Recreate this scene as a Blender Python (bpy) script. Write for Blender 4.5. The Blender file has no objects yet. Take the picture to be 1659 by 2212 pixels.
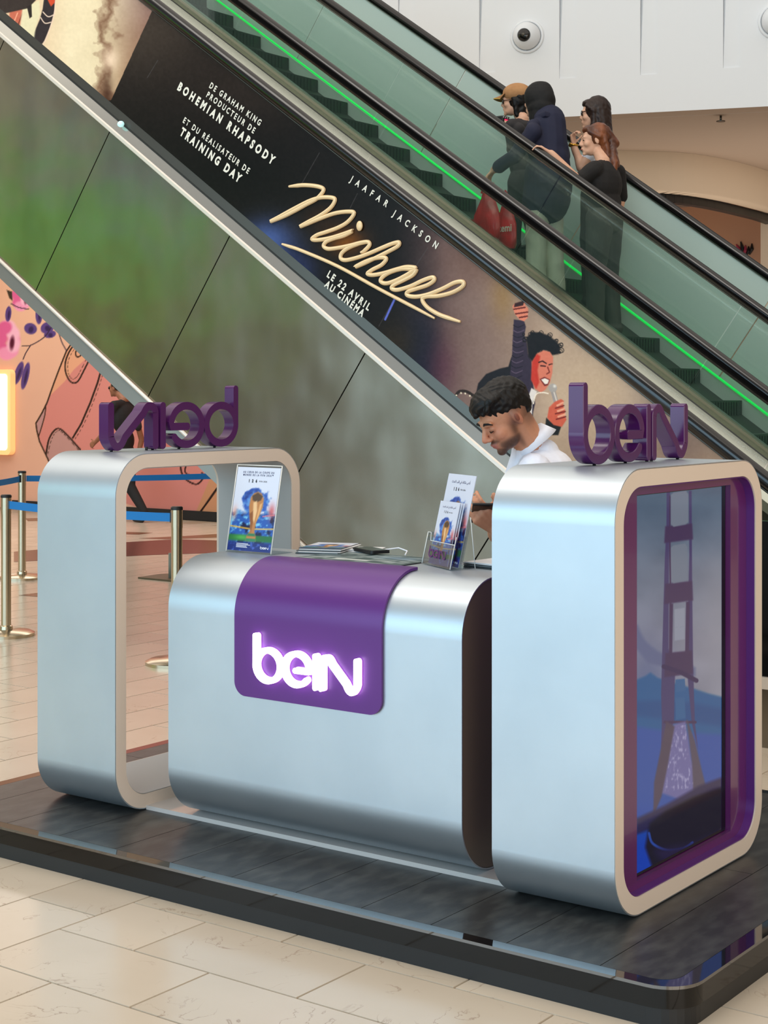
import bpy, bmesh, math, random
import numpy as np
from mathutils import Vector, Matrix
random.seed(4)
RNG = np.random.RandomState(7)
SC = bpy.context.scene
COL = SC.collection
PI = math.pi

# ---------------------------------------------------------------- camera
F_PX, HOR, YAW = 3433.34, 850.63, 0.6336          # focal length and horizon in photo pixels, heading
CAM = Vector((1.970, -3.6994, 1.4002))            # z = 0 is the top of the kiosk's platform
FL = -0.102                                        # mall floor
cam_d = bpy.data.cameras.new('camera'); cam = bpy.data.objects.new('camera', cam_d); COL.objects.link(cam)
cam_d.sensor_fit = 'VERTICAL'; cam_d.sensor_height = 36.0
cam_d.lens = F_PX / 2212 * 36.0
cam_d.shift_y = (HOR - 1106) / 2212
cam_d.clip_end = 200
cam.location = CAM; cam.rotation_euler = (PI / 2, 0, YAW)
SC.camera = cam

# ---------------------------------------------------------------- world, lights, exposure
SC.view_settings.view_transform = 'Standard'
SC.view_settings.look = 'None'
SC.view_settings.gamma = 1.0
SC.view_settings.use_curve_mapping = False
SC.view_settings.exposure = 0.0
w = bpy.data.worlds.new('hall_air'); SC.world = w; w.use_nodes = True
w.node_tree.nodes['Background'].inputs[0].default_value = (1.0, 0.96, 0.92, 1)
w.node_tree.nodes['Background'].inputs[1].default_value = 0.36
def area(name, loc, target, sx, sy, color, watts):
    d = bpy.data.lights.new(name, 'AREA'); d.shape = 'RECTANGLE'; d.size = sx; d.size_y = sy
    d.color = color; d.energy = watts
    o = bpy.data.objects.new(name, d); COL.objects.link(o); o.location = loc
    o.rotation_euler = (Vector(target) - Vector(loc)).to_track_quat('-Z', 'Y').to_euler()
    return o
area('daylight_facade', (0, -14.5, 3.9), (0, 0, 3.9), 30, 8.0, (0.50, 0.79, 1.0), 2450)
area('side_fill', (8.6, -3, 3.2), (0, -1, 2.0), 12, 6, (1.0, 0.92, 0.84), 560)  # unseen fill added to brighten the edges facing right
area('ceiling_skylight', (-8, 1.5, 10.5), (-8, 1.5, 0), 33, 15, (1.0, 0.89, 0.76), 1500)
area('left_wall_fill', (-19, -9, 8.5), (-24, -10, 4.5), 8, 2, (1.0, 0.93, 0.88), 260)  # added fill, brightens the left wall mirrored in the steel panels
area('rider_fill', (-3.5, -1.5, 8.5), (-4.5, 6.4, 2.4), 7, 2.5, (1.0, 0.95, 0.88), 260)  # no fixture here: added to brighten the riders behind the glass
area('gallery_downlights', (-10.5, 7.9, 3.9), (-10.5, 8.4, 0), 7, 2.0, (1.0, 0.93, 0.87), 120)
area('tan_ceiling_fill', (-4.5, 14.0, 1.2), (-5.0, 15.0, 4.5), 7, 3, (1.0, 0.88, 0.76), 110)  # unseen fill aimed upward, added to brighten the tan ceiling


# ---------------------------------------------------------------- colour and material helpers
def lin(c):
    return tuple(((v / 255) / 12.92 if v / 255 <= 0.04045 else ((v / 255 + 0.055) / 1.055) ** 2.4) for v in c)
def lin_np(a):
    a = np.clip(a, 0, 255) / 255.0
    return np.where(a <= 0.04045, a / 12.92, ((a + 0.055) / 1.055) ** 2.4)
MATS = {}
def mat(name, rgb=(200, 200, 200), rough=0.5, metal=0.0, spec=0.5, emit=None, es=0.0, coat=0.0,
        noise=None, bump=None, alpha=None):
    """noise = (scale, rgb2, lo, hi[, stretch]);  bump = (scale, strength, distance[, stretch])"""
    if name in MATS: return MATS[name]
    m = bpy.data.materials.new(name); m.use_nodes = True; MATS[name] = m
    nt = m.node_tree; b = nt.nodes['Principled BSDF']
    b.inputs['Base Color'].default_value = (*lin(rgb), 1)
    b.inputs['Roughness'].default_value = rough
    b.inputs['Metallic'].default_value = metal
    b.inputs['Specular IOR Level'].default_value = spec
    b.inputs['Coat Weight'].default_value = coat
    if emit is not None:
        b.inputs['Emission Color'].default_value = (*lin(emit), 1)
        b.inputs['Emission Strength'].default_value = es
    tc = nt.nodes.new('ShaderNodeTexCoord')
    def noisetex(scale, stretch, detail=5):
        mp = nt.nodes.new('ShaderNodeMapping'); nt.links.new(tc.outputs['Object'], mp.inputs[0])
        if stretch: mp.inputs['Scale'].default_value = stretch
        n = nt.nodes.new('ShaderNodeTexNoise'); n.inputs['Scale'].default_value = scale
        n.inputs['Detail'].default_value = detail
        nt.links.new(mp.outputs[0], n.inputs['Vector']); return n
    if noise:
        n = noisetex(noise[0], noise[4] if len(noise) > 4 else None)
        r = nt.nodes.new('ShaderNodeMapRange'); r.inputs[1].default_value = noise[2]; r.inputs[2].default_value = noise[3]
        nt.links.new(n.outputs[0], r.inputs[0])
        mx = nt.nodes.new('ShaderNodeMix'); mx.data_type = 'RGBA'
        nt.links.new(r.outputs[0], mx.inputs[0])
        mx.inputs[6].default_value = (*lin(rgb), 1); mx.inputs[7].default_value = (*lin(noise[1]), 1)
        nt.links.new(mx.outputs[2], b.inputs['Base Color'])
    if bump:
        n = noisetex(bump[0], bump[3] if len(bump) > 3 else None, 3)
        bp = nt.nodes.new('ShaderNodeBump'); bp.inputs['Strength'].default_value = bump[1]; bp.inputs['Distance'].default_value = bump[2]
        nt.links.new(n.outputs[0], bp.inputs['Height']); nt.links.new(bp.outputs[0], b.inputs['Normal'])
    return m
def glass_mat(name, tint, gloss=0.12, rough=0.02, haze=0.0, hazecol=(200, 220, 215)):
    if name in MATS: return MATS[name]
    m = bpy.data.materials.new(name); m.use_nodes = True; MATS[name] = m
    nt = m.node_tree; nt.nodes.clear()
    out = nt.nodes.new('ShaderNodeOutputMaterial')
    tr = nt.nodes.new('ShaderNodeBsdfTransparent'); tr.inputs[0].default_value = (*lin(tint), 1)
    gl = nt.nodes.new('ShaderNodeBsdfGlossy'); gl.inputs['Roughness'].default_value = rough
    lw = nt.nodes.new('ShaderNodeLayerWeight'); lw.inputs[0].default_value = 0.5
    pw = nt.nodes.new('ShaderNodeMath'); pw.operation = 'POWER'; pw.inputs[1].default_value = 5.0; nt.links.new(lw.outputs['Facing'], pw.inputs[0])
    mr = nt.nodes.new('ShaderNodeMapRange'); mr.inputs[3].default_value = gloss; mr.inputs[4].default_value = 1.0
    nt.links.new(pw.outputs[0], mr.inputs[0])
    mx = nt.nodes.new('ShaderNodeMixShader')
    nt.links.new(mr.outputs[0], mx.inputs[0]); nt.links.new(tr.outputs[0], mx.inputs[1]); nt.links.new(gl.outputs[0], mx.inputs[2])
    last = mx
    if haze:
        df = nt.nodes.new('ShaderNodeBsdfDiffuse'); df.inputs[0].default_value = (*lin(hazecol), 1)
        m2 = nt.nodes.new('ShaderNodeMixShader'); m2.inputs[0].default_value = haze
        nt.links.new(mx.outputs[0], m2.inputs[1]); nt.links.new(df.outputs[0], m2.inputs[2]); last = m2
    nt.links.new(last.outputs[0], out.inputs[0])
    return m
def art_mat(name, emit=0.0, rough=0.35, spec=0.5, coat=0.0, gain=1.0):
    if name in MATS: return MATS[name]
    m = bpy.data.materials.new(name); m.use_nodes = True; MATS[name] = m
    nt = m.node_tree; b = nt.nodes['Principled BSDF']
    a = nt.nodes.new('ShaderNodeAttribute'); a.attribute_name = 'print'
    b.inputs['Roughness'].default_value = rough; b.inputs['Specular IOR Level'].default_value = spec
    b.inputs['Coat Weight'].default_value = coat
    if emit:
        b.inputs['Base Color'].default_value = (0.01, 0.01, 0.01, 1)
        nt.links.new(a.outputs['Color'], b.inputs['Emission Color']); b.inputs['Emission Strength'].default_value = emit
    else:
        nt.links.new(a.outputs['Color'], b.inputs['Base Color'])
    return m

# ---------------------------------------------------------------- object helpers
def tag(o, label=None, cat=None, group=None, kind=None):
    if label: o['label'] = label
    if cat: o['category'] = cat
    if group: o['group'] = group
    if kind: o['kind'] = kind
    return o
def thing(name, label, cat, loc, group=None):
    o = bpy.data.objects.new(name, None); COL.objects.link(o); o.location = loc; o.empty_display_size = 0.1
    return tag(o, label, cat, group)
def world_of(o):
    m = o.matrix_basis.copy()
    return m if o.parent is None else world_of(o.parent) @ o.matrix_parent_inverse @ m
def adopt(o, parent):           # meshes are modelled in hall coordinates; the parent only carries them
    if parent is not None:
        o.parent = parent; o.matrix_parent_inverse = world_of(parent).inverted()
    return o
class MB:
    def __init__(s): s.v = []; s.f = []; s.mi = []; s.sm = []
    def add(s, vs, fs, mi=0, smooth=False):
        k = len(s.v); s.v += [tuple(p) for p in vs]
        for f in fs: s.f.append([i + k for i in f]); s.mi.append(mi); s.sm.append(smooth)
        return s
    def box(s, a, b, mi=0):
        x0, x1 = sorted((a[0], b[0])); y0, y1 = sorted((a[1], b[1])); z0, z1 = sorted((a[2], b[2]))
        vs = [(x0,y0,z0),(x1,y0,z0),(x1,y1,z0),(x0,y1,z0),(x0,y0,z1),(x1,y0,z1),(x1,y1,z1),(x0,y1,z1)]
        return s.add(vs, [(0,3,2,1),(4,5,6,7),(0,1,5,4),(1,2,6,5),(2,3,7,6),(3,0,4,7)], mi)
    def hexa(s, vs, mi=0):      # 8 corners, bottom loop then top loop
        return s.add(vs, [(0,3,2,1),(4,5,6,7),(0,1,5,4),(1,2,6,5),(2,3,7,6),(3,0,4,7)], mi)
    def prism(s, pts, d, mi=0, smooth=False):   # planar polygon (3D pts) pushed along vector d
        n = len(pts); d = Vector(d)
        vs = [Vector(p) for p in pts] + [Vector(p) + d for p in pts]
        fs = [list(range(n))[::-1], list(range(n, 2 * n))]
        s.add(vs, fs, mi, False)
        k = len(s.v) - 2 * n
        for i in range(n):
            j = (i + 1) % n; s.f.append([k + i, k + j, k + n + j, k + n + i]); s.mi.append(mi); s.sm.append(smooth)
        return s
    def ring(s, outer, inner, d, mi=0):          # loop between two matching outlines pushed along d
        n = len(outer); d = Vector(d)
        o = [Vector(p) for p in outer]; i_ = [Vector(p) for p in inner]
        vs = o + i_ + [p + d for p in o] + [p + d for p in i_]
        fs = []; sm = []
        k = len(s.v); s.v += [tuple(p) for p in vs]
        for a in range(n):
            b = (a + 1) % n
            for f, q in (((a, b, n + b, n + a), False), ((2*n + a, 3*n + a, 3*n + b, 2*n + b), False),
                         ((a, 2*n + a, 2*n + b, b), True), ((n + a, n + b, 3*n + b, 3*n + a), True)):
                s.f.append([k + x for x in f]); s.mi.append(mi); s.sm.append(q)
        return s
    def tube(s, path, r, n=8, mi=0, closed=False, cap=True, flat=None):
        P = [Vector(p) for p in path]; m = len(P)
        rs = r if isinstance(r, (list, tuple)) else [r] * m
        T = []
        for i in range(m):
            a = P[(i - 1) % m] if (closed or i > 0) else P[i]; b = P[(i + 1) % m] if (closed or i < m - 1) else P[i]
            T.append((b - a).normalized() if (b - a).length > 1e-9 else Vector((0, 0, 1)))
        up = Vector((0, 0, 1)) if abs(T[0].z) < 0.9 else Vector((0, 1, 0))
        N = (up - T[0] * up.dot(T[0])).normalized(); vs = []
        for i in range(m):
            N = (N - T[i] * N.dot(T[i])).normalized(); B = T[i].cross(N)
            for j in range(n):
                a = 2 * PI * j / n
                vs.append(P[i] + (N * math.cos(a) + B * math.sin(a) * (flat or 1)) * rs[i])
        fs = []
        for i in range(m if closed else m - 1):
            i2 = (i + 1) % m
            for j in range(n):
                j2 = (j + 1) % n; fs.append((i*n + j, i*n + j2, i2*n + j2, i2*n + j))
        s.add(vs, fs, mi, True)
        if cap and not closed:
            k = len(s.v) - len(vs)
            s.f.append([k + j for j in range(n)][::-1]); s.mi.append(mi); s.sm.append(False)
            s.f.append([k + (m-1)*n + j for j in range(n)]); s.mi.append(mi); s.sm.append(False)
        return s
    def lathe(s, prof, c, n=24, mi=0, axis='Z'):
        vs = []
        for r, h in prof:
            for j in range(n):
                a = 2 * PI * j / n; x, y = r * math.cos(a), r * math.sin(a)
                p = {'Z': (x, y, h), 'Y': (x, h, y), 'X': (h, x, y)}[axis]
                vs.append((c[0] + p[0], c[1] + p[1], c[2] + p[2]))
        fs = [(i*n + j, i*n + (j+1) % n, (i+1)*n + (j+1) % n, (i+1)*n + j) for i in range(len(prof)-1) for j in range(n)]
        s.add(vs, fs, mi, True)
        k = len(s.v) - len(vs)
        s.f.append([k + j for j in range(n)][::-1]); s.mi.append(mi); s.sm.append(False)
        s.f.append([k + (len(prof)-1)*n + j for j in range(n)]); s.mi.append(mi); s.sm.append(False)
        return s
    def ball(s, c, r, n=12, m=8, mi=0, R=None):
        r = r if isinstance(r, (list, tuple)) else (r, r, r); vs = []; c = Vector(c)
        for i in range(1, m):
            t = PI * i / m
            for j in range(n):
                a = 2 * PI * j / n
                p = Vector((r[0]*math.sin(t)*math.cos(a), r[1]*math.sin(t)*math.sin(a), r[2]*math.cos(t)))
                vs.append(c + (R @ p if R else p))
        top = Vector((0, 0, r[2])); vs.append(c + (R @ top if R else top)); vs.append(c - (R @ top if R else top))
        fs = [(i*n + j, (i+1)*n + j, (i+1)*n + (j+1) % n, i*n + (j+1) % n) for i in range(m-2) for j in range(n)]
        T, B = len(vs) - 2, len(vs) - 1
        fs += [(T, j, (j+1) % n) for j in range(n)] + [(B, (m-2)*n + (j+1) % n, (m-2)*n + j) for j in range(n)]
        return s.add(vs, fs, mi, True)
    def build(s, name, mats, parent=None, fix=True, label=None):
        me = bpy.data.meshes.new(name); me.from_pydata(s.v, [], s.f)
        for m in (mats if isinstance(mats, (list, tuple)) else [mats]): me.materials.append(m)
        me.polygons.foreach_set('material_index', s.mi); me.polygons.foreach_set('use_smooth', s.sm)
        if fix:
            bm = bmesh.new(); bm.from_mesh(me); bmesh.ops.recalc_face_normals(bm, faces=bm.faces[:]); bm.to_mesh(me); bm.free()
        if any(s.sm) and not all(s.sm):
            bm = bmesh.new(); bm.from_mesh(me)
            for e in bm.edges:
                if len(e.link_faces) == 2 and (e.calc_face_angle(0) > 0.6): e.smooth = False
            bm.to_mesh(me); bm.free()
        me.update()
        o = bpy.data.objects.new(name, me); COL.objects.link(o); adopt(o, parent)
        if label: o['label'] = label
        return o
def structure(o, label=None):
    o['kind'] = 'structure'
    if label: o['label'] = label
    return o
def bevel(o, w, seg=2, ang=40):
    m = o.modifiers.new('bevel', 'BEVEL'); m.width = w; m.segments = seg; m.limit_method = 'ANGLE'; m.angle_limit = math.radians(ang)
    return o

# photo pixel -> point on a vertical plane of the hall (the survey of the picture)
_S, _C = math.sin(-YAW), math.cos(-YAW)
def ray(x, y):
    r = (x - 829.5) / F_PX; u = (HOR - y) / F_PX
    return Vector((_S + r * _C, _C - r * _S, u))
def atY(x, y, Y): d = ray(x, y); return CAM + d * ((Y - CAM.y) / d.y)
def atX(x, y, X): d = ray(x, y); return CAM + d * ((X - CAM.x) / d.x)
def atZ(x, y, Z): d = ray(x, y); return CAM + d * ((Z - CAM.z) / d.z)
def to_px(P):
    P = np.asarray(P, float); d = P - np.array(CAM)
    Fw = d[..., 0] * _S + d[..., 1] * _C; R = d[..., 0] * _C - d[..., 1] * _S
    return 829.5 + F_PX * R / Fw, HOR - F_PX * d[..., 2] / Fw

def rrect(a0, a1, b0, b1, r, seg=10):
    """rounded rectangle outline, corners counter-clockwise"""
    pts = []
    for cx, cy, s in ((a1 - r, b0 + r, -90), (a1 - r, b1 - r, 0), (a0 + r, b1 - r, 90), (a0 + r, b0 + r, 180)):
        t = math.radians(s); pts.append((cx + r*math.cos(t) + .003*math.sin(t), cy + r*math.sin(t) - .003*math.cos(t)))
        for i in range(seg + 1):
            t = math.radians(s + 90 * i / seg); pts.append((cx + r * math.cos(t), cy + r * math.sin(t)))
        t = math.radians(s + 90); pts.append((cx + r*math.cos(t) - .003*math.sin(t), cy + r*math.sin(t) + .003*math.cos(t)))
    return pts

# ---------------------------------------------------------------- painting helpers (flat print on a grid of vertices)
def inpoly(x, y, P):
    c = np.zeros(x.shape, bool); n = len(P)
    for i in range(n):
        x1, y1 = P[i]; x2, y2 = P[(i + 1) % n]
        if y1 == y2: continue
        c ^= ((y1 > y) != (y2 > y)) & (x < (x2 - x1) * (y - y1) / (y2 - y1) + x1)
    return c
def dline(x, y, P, closed=False):
    d = np.full(x.shape, 1e9); n = len(P)
    for i in range(n if closed else n - 1):
        ax, ay = P[i]; bx, by = P[(i + 1) % n]; L = (bx-ax)**2 + (by-ay)**2 + 1e-9
        t = np.clip(((x-ax)*(bx-ax) + (y-ay)*(by-ay)) / L, 0, 1)
        d = np.minimum(d, np.hypot(x - ax - t*(bx-ax), y - ay - t*(by-ay)))
    return d
def smooth(P, n=6, closed=False):
    out = []; m = len(P)
    for i in range(m if closed else m - 1):
        g = lambda k: np.array(P[k % m] if closed else P[min(max(k, 0), m - 1)], float)
        p0, p1, p2, p3 = g(i-1), g(i), g(i+1), g(i+2)
        for j in range(n):
            t = j / n
            out.append(tuple(0.5*((2*p1) + (-p0+p2)*t + (2*p0-5*p1+4*p2-p3)*t*t + (-p0+3*p1-3*p2+p3)*t**3)))
    if not closed: out.append(tuple(map(float, P[-1])))
    return out
def fbm(x, y, s, seed=0, oct=4):
    """cheap smooth noise 0..1"""
    r = np.random.RandomState(seed); T = r.rand(64, 64); v = np.zeros(x.shape); a = 1; tot = 0
    for o in range(oct):
        u, w_ = x / s * 2**o + 7.3*o, y / s * 2**o + 3.1*o
        i, j = np.floor(u).astype(int), np.floor(w_).astype(int); fu, fw = u - i, w_ - j
        fu = fu*fu*(3-2*fu); fw = fw*fw*(3-2*fw)
        g = lambda p, q: T[p % 64, q % 64]
        v += a*((g(i,j)*(1-fu) + g(i+1,j)*fu)*(1-fw) + (g(i,j+1)*(1-fu) + g(i+1,j+1)*fu)*fw); tot += a; a *= 0.5
    return v / tot
class Paint:
    def __init__(s, x, y, base): s.x, s.y = x, y; s.c = np.empty(x.shape + (3,)); s.c[:] = base
    def box(s, P, m):
        P = np.array(P); k = (s.x >= P[:, 0].min() - m) & (s.x <= P[:, 0].max() + m) & (s.y >= P[:, 1].min() - m) & (s.y <= P[:, 1].max() + m); return k
    def fill(s, P, col, soft=0):
        soft = max(soft, .8); k = s.box(P, soft + 1)
        if not k.any(): return s
        x, y = s.x[k], s.y[k]; d = dline(x, y, P, True); d = np.where(inpoly(x, y, P), d, -d)
        a = np.clip(.5 + d / (2*soft) + (.25 if soft > 1 else 0), 0, 1)[:, None]
        s.c[k] = s.c[k] * (1 - a) + np.array(col, float) * a; return s
    def mixa(s, a, col): s.c = s.c * (1 - a[..., None]) + np.array(col, float) * a[..., None]; return s
    def line(s, P, w, col):
        k = s.box(P, w + 2)
        if not k.any(): return s
        a = np.clip(w + 0.5 - dline(s.x[k], s.y[k], P), 0, 1)[:, None]; s.c[k] = s.c[k] * (1 - a) + np.array(col, float) * a; return s
    def blob(s, cx, cy, rx, ry, col, p=1.0, k=1.0):
        d = ((s.x-cx)/rx)**2 + ((s.y-cy)/ry)**2
        return s.mixa(k * np.exp(-d**p), col)
    def ell(s, cx, cy, rx, ry, ang, col, edge=0.12):
        c, n = math.cos(ang), math.sin(ang); u = (s.x-cx)*c + (s.y-cy)*n; v = -(s.x-cx)*n + (s.y-cy)*c
        return s.mixa(np.clip((1 - np.sqrt((u/rx)**2 + (v/ry)**2)) / edge, 0, 1), col)
def painted(name, P00, P10, P11, P01, nu, nv, fn, material, parent=None):
    """quad grid between four corners; fn(points) -> sRGB 0..255 per vertex"""
    u = np.linspace(0, 1, nu + 1)[None, :, None]; v = np.linspace(0, 1, nv + 1)[:, None, None]
    A, B, C_, D = [np.array(p, float) for p in (P00, P10, P11, P01)]
    G = (A*(1-u) + B*u)*(1-v) + (D*(1-u) + C_*u)*v
    col = fn(G, np.broadcast_to(u[..., 0], G.shape[:2]), np.broadcast_to(v[..., 0], G.shape[:2]))
    vs = G.reshape(-1, 3); i, j = np.meshgrid(np.arange(nu), np.arange(nv)); k = j*(nu+1) + i
    fs = np.stack([k, k+1, k+nu+2, k+nu+1], -1).reshape(-1, 4)
    me = bpy.data.meshes.new(name); me.from_pydata(vs.tolist(), [], fs.tolist())
    a = me.color_attributes.new('print', 'FLOAT_COLOR', 'POINT')
    rgba = np.ones((len(vs), 4)); rgba[:, :3] = lin_np(col.reshape(-1, 3)); a.data.foreach_set('color', rgba.ravel())
    me.materials.append(material); me.update()
    o = bpy.data.objects.new(name, me); COL.objects.link(o); adopt(o, parent); return o

# ---------------------------------------------------------------- text
CAPR = 0.66
def text_mesh(name, txt, A, B, vdir, cap, m, parent=None, thick=0.002, bold=0.0, lift=(0, -0.004, 0), fit=True, cond=0.8):
    """lettering whose baseline runs A -> B, cap height cap"""
    cu = bpy.data.curves.new(name, 'FONT'); cu.body = txt; cu.size = 1.0; cu.extrude = 0.0; cu.offset = bold
    cu.resolution_u = 3
    o = bpy.data.objects.new(name + '_curve', cu); COL.objects.link(o)
    A, B = Vector(A), Vector(B); L = (B - A).length; sc = cap / CAPR
    bpy.context.view_layer.update()
    w0 = o.dimensions.x
    if fit and len(txt) > 1:
        cu.space_character = 1.5; bpy.context.view_layer.update(); w1 = o.dimensions.x
        k = 1 + 0.5 * (L / (sc * cond) - w0) / max(w1 - w0, 1e-6); cu.space_character = max(0.7, min(k, 3.5)); bpy.context.view_layer.update()
    dg = bpy.context.evaluated_depsgraph_get()
    me = bpy.data.meshes.new_from_object(o.evaluated_get(dg)); bpy.data.objects.remove(o)
    xs = [v.co.x for v in me.vertices]; x0 = min(xs); wd = max(xs) - x0
    u = (B - A).normalized(); v = Vector(vdir).normalized(); sx = L / wd if fit else sc
    for q in me.vertices:
        p = A + u * ((q.co.x - x0) * sx) + v * (q.co.y * sc) + Vector(lift); q.co = p
    me.name = name; me.materials.clear(); me.materials.append(m)
    r = bpy.data.objects.new(name, me); COL.objects.link(r); adopt(r, parent); return r

# ================================================================ SETTING
M_GROUT = mat('floor_grout', (150, 133, 112), 0.6)
def tile_material():
    m = bpy.data.materials.new('cream_marble_tile'); m.use_nodes = True; nt = m.node_tree; b = nt.nodes['Principled BSDF']
    L = nt.links.new
    geo = nt.nodes.new('ShaderNodeNewGeometry'); oi = nt.nodes.new('ShaderNodeObjectInfo')
    ad = nt.nodes.new('ShaderNodeVectorMath'); ad.operation = 'ADD'; L(geo.outputs['Position'], ad.inputs[0])
    sc = nt.nodes.new('ShaderNodeVectorMath'); sc.operation = 'SCALE'; sc.inputs[3].default_value = 30; 
    cb = nt.nodes.new('ShaderNodeCombineXYZ'); L(oi.outputs['Random'], cb.inputs[0]); L(oi.outputs['Random'], cb.inputs[1]); L(cb.outputs[0], sc.inputs[0])
    L(sc.outputs[0], ad.inputs[1])
    n1 = nt.nodes.new('ShaderNodeTexNoise'); n1.inputs['Scale'].default_value = 2.2; n1.inputs['Detail'].default_value = 6; L(ad.outputs[0], n1.inputs['Vector'])
    n2 = nt.nodes.new('ShaderNodeTexNoise'); n2.inputs['Scale'].default_value = 4.5; n2.inputs['Detail'].default_value = 8; n2.inputs['Distortion'].default_value = 1.6; L(ad.outputs[0], n2.inputs['Vector'])
    # thin veins where the distorted noise crosses one half
    sub = nt.nodes.new('ShaderNodeMath'); sub.operation = 'SUBTRACT'; sub.inputs[1].default_value = 0.5; L(n2.outputs[0], sub.inputs[0])
    ab = nt.nodes.new('ShaderNodeMath'); ab.operation = 'ABSOLUTE'; L(sub.outputs[0], ab.inputs[0])
    mr = nt.nodes.new('ShaderNodeMapRange'); mr.inputs[1].default_value = 0.0; mr.inputs[2].default_value = 0.009; mr.inputs[3].default_value = 1; mr.inputs[4].default_value = 0; L(ab.outputs[0], mr.inputs[0])
    n3 = nt.nodes.new('ShaderNodeTexNoise'); n3.inputs['Scale'].default_value = 6; L(ad.outputs[0], n3.inputs['Vector'])
    m3 = nt.nodes.new('ShaderNodeMapRange'); m3.inputs[1].default_value = 0.50; m3.inputs[2].default_value = 0.64; L(n3.outputs[0], m3.inputs[0])
    mm = nt.nodes.new('ShaderNodeMath'); mm.operation = 'MULTIPLY'; mm.inputs[1].default_value = .6; L(m3.outputs[0], mm.inputs[0])
    ml = nt.nodes.new('ShaderNodeMath'); ml.operation = 'MULTIPLY'; L(mr.outputs[0], ml.inputs[0]); L(mm.outputs[0], ml.inputs[1])
    mx = nt.nodes.new('ShaderNodeMix'); mx.data_type = 'RGBA'; L(n1.outputs[0], mx.inputs[0])
    mx.inputs[6].default_value = (*lin((190, 175, 155)), 1); mx.inputs[7].default_value = (*lin((210, 197, 179)), 1)
    mx2 = nt.nodes.new('ShaderNodeMix'); mx2.data_type = 'RGBA'; L(ml.outputs[0], mx2.inputs[0]); L(mx.outputs[2], mx2.inputs[6])
    mx2.inputs[7].default_value = (*lin((128, 98, 74)), 1)
    hv = nt.nodes.new('ShaderNodeHueSaturation'); mv = nt.nodes.new('ShaderNodeMapRange'); mv.inputs[3].default_value = 0.94; mv.inputs[4].default_value = 1.05
    L(oi.outputs['Random'], mv.inputs[0]); L(mv.outputs[0], hv.inputs['Value']); L(mx2.outputs[2], hv.inputs['Color'])
    L(hv.outputs[0], b.inputs['Base Color']); b.inputs['Roughness'].default_value = 0.22
    return m
M_TILE = tile_material()

floor = structure(MB().box((-24, -17, FL - 0.2), (9, 16, FL - 0.006)).build('floor', M_GROUT))
# tiles: one object each near the kiosk, the far ones joined
TL, TW, GAP = 0.569, 0.2885, 0.004
def tile_mesh(lx, ly):
    return MB().hexa([(0,0,-.010),(lx-GAP,0,-.010),(lx-GAP,ly-GAP,-.010),(0,ly-GAP,-.010),
                      (.0015,.0015,0),(lx-GAP-.0015,.0015,0),(lx-GAP-.0015,ly-GAP-.0015,0),(.0015,ly-GAP-.0015,0)])
def mesh_of(mb, name):
    o = mb.build(name, M_TILE); me = o.data; bpy.data.objects.remove(o); return me
ME_TX, ME_TY = mesh_of(tile_mesh(TL, TW), 'tile_long'), mesh_of(tile_mesh(TW, TL), 'tile_upright')
cands = []
for k in range(-22, 36):                       # rows right of the field boundary
    y0 = -0.3535 + TW * k
    off = -1.112 if (k % 2) else -1.404
    for n in range(-2, 12):
        x0 = off + n * TL
        if x0 < -1.41: continue
        cands.append((x0, y0, TL, TW, ME_TX))
    if k % 2: cands.append((-1.404, y0, 0.292, TW, None))
for c in range(0, 44):                         # upright columns left of it
    x0 = -1.404 - TW * (c + 1)
    for n in range(-9, 19):
        y0 = -0.3535 + TL * n + (TL / 2 if c % 2 else 0) - 0.15
        cands.append((x0, y0, TW, TL, ME_TY))
vis = []
for x0, y0, lx, ly, me in cands:
    if -2.53 < x0 and x0 + lx < 0.33 and y0 > -0.28 and y0 + ly < 1.6: continue
    P = np.array([(x0 + a*lx, y0 + b*ly, FL) for a in (0, .5, 1) for b in (0, .5, 1)])
    fw = (P[:,0]-CAM.x)*_S + (P[:,1]-CAM.y)*_C
    px, py = to_px(P) if fw.min() > .3 else (np.array([-1., -1.]), np.array([0., 0.]))
    inside = (px.max() > 0) & (px.min() < 1659) & (py.max() > 850) & (py.min() < 2212)
    hid = (px.min() > 480) & (py.max() < 1800) & (px.max() < 1640)
    if y0 > 9.6 or fw.max() < .3: continue
    vis.append((fw.mean() + (0 if inside and not hid else 1000), x0, y0, lx, ly, me))
vis.sort(key=lambda t: t[0])
rest = MB()
for i, (d, x0, y0, lx, ly, me) in enumerate(vis):
    if i < 300 and d < 900 and me is not None:
        o = bpy.data.objects.new('tile', me); COL.objects.link(o); o.location = (x0, y0, FL); adopt(o, floor)
    elif me is None and i < 300 and d < 900:
        o = bpy.data.objects.new('tile', mesh_of(tile_mesh(lx, ly), 'tile_square')); COL.objects.link(o); o.location = (x0, y0, FL); adopt(o, floor)
    else:
        rest.hexa([(x0,y0,FL-.01),(x0+lx-GAP,y0,FL-.01),(x0+lx-GAP,y0+ly-GAP,FL-.01),(x0,y0+ly-GAP,FL-.01),
                   (x0,y0,FL),(x0+lx-GAP,y0,FL),(x0+lx-GAP,y0+ly-GAP,FL),(x0,y0+ly-GAP,FL)])
o = rest.build('tile_field', M_TILE, floor); o['kind'] = 'stuff'

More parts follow.
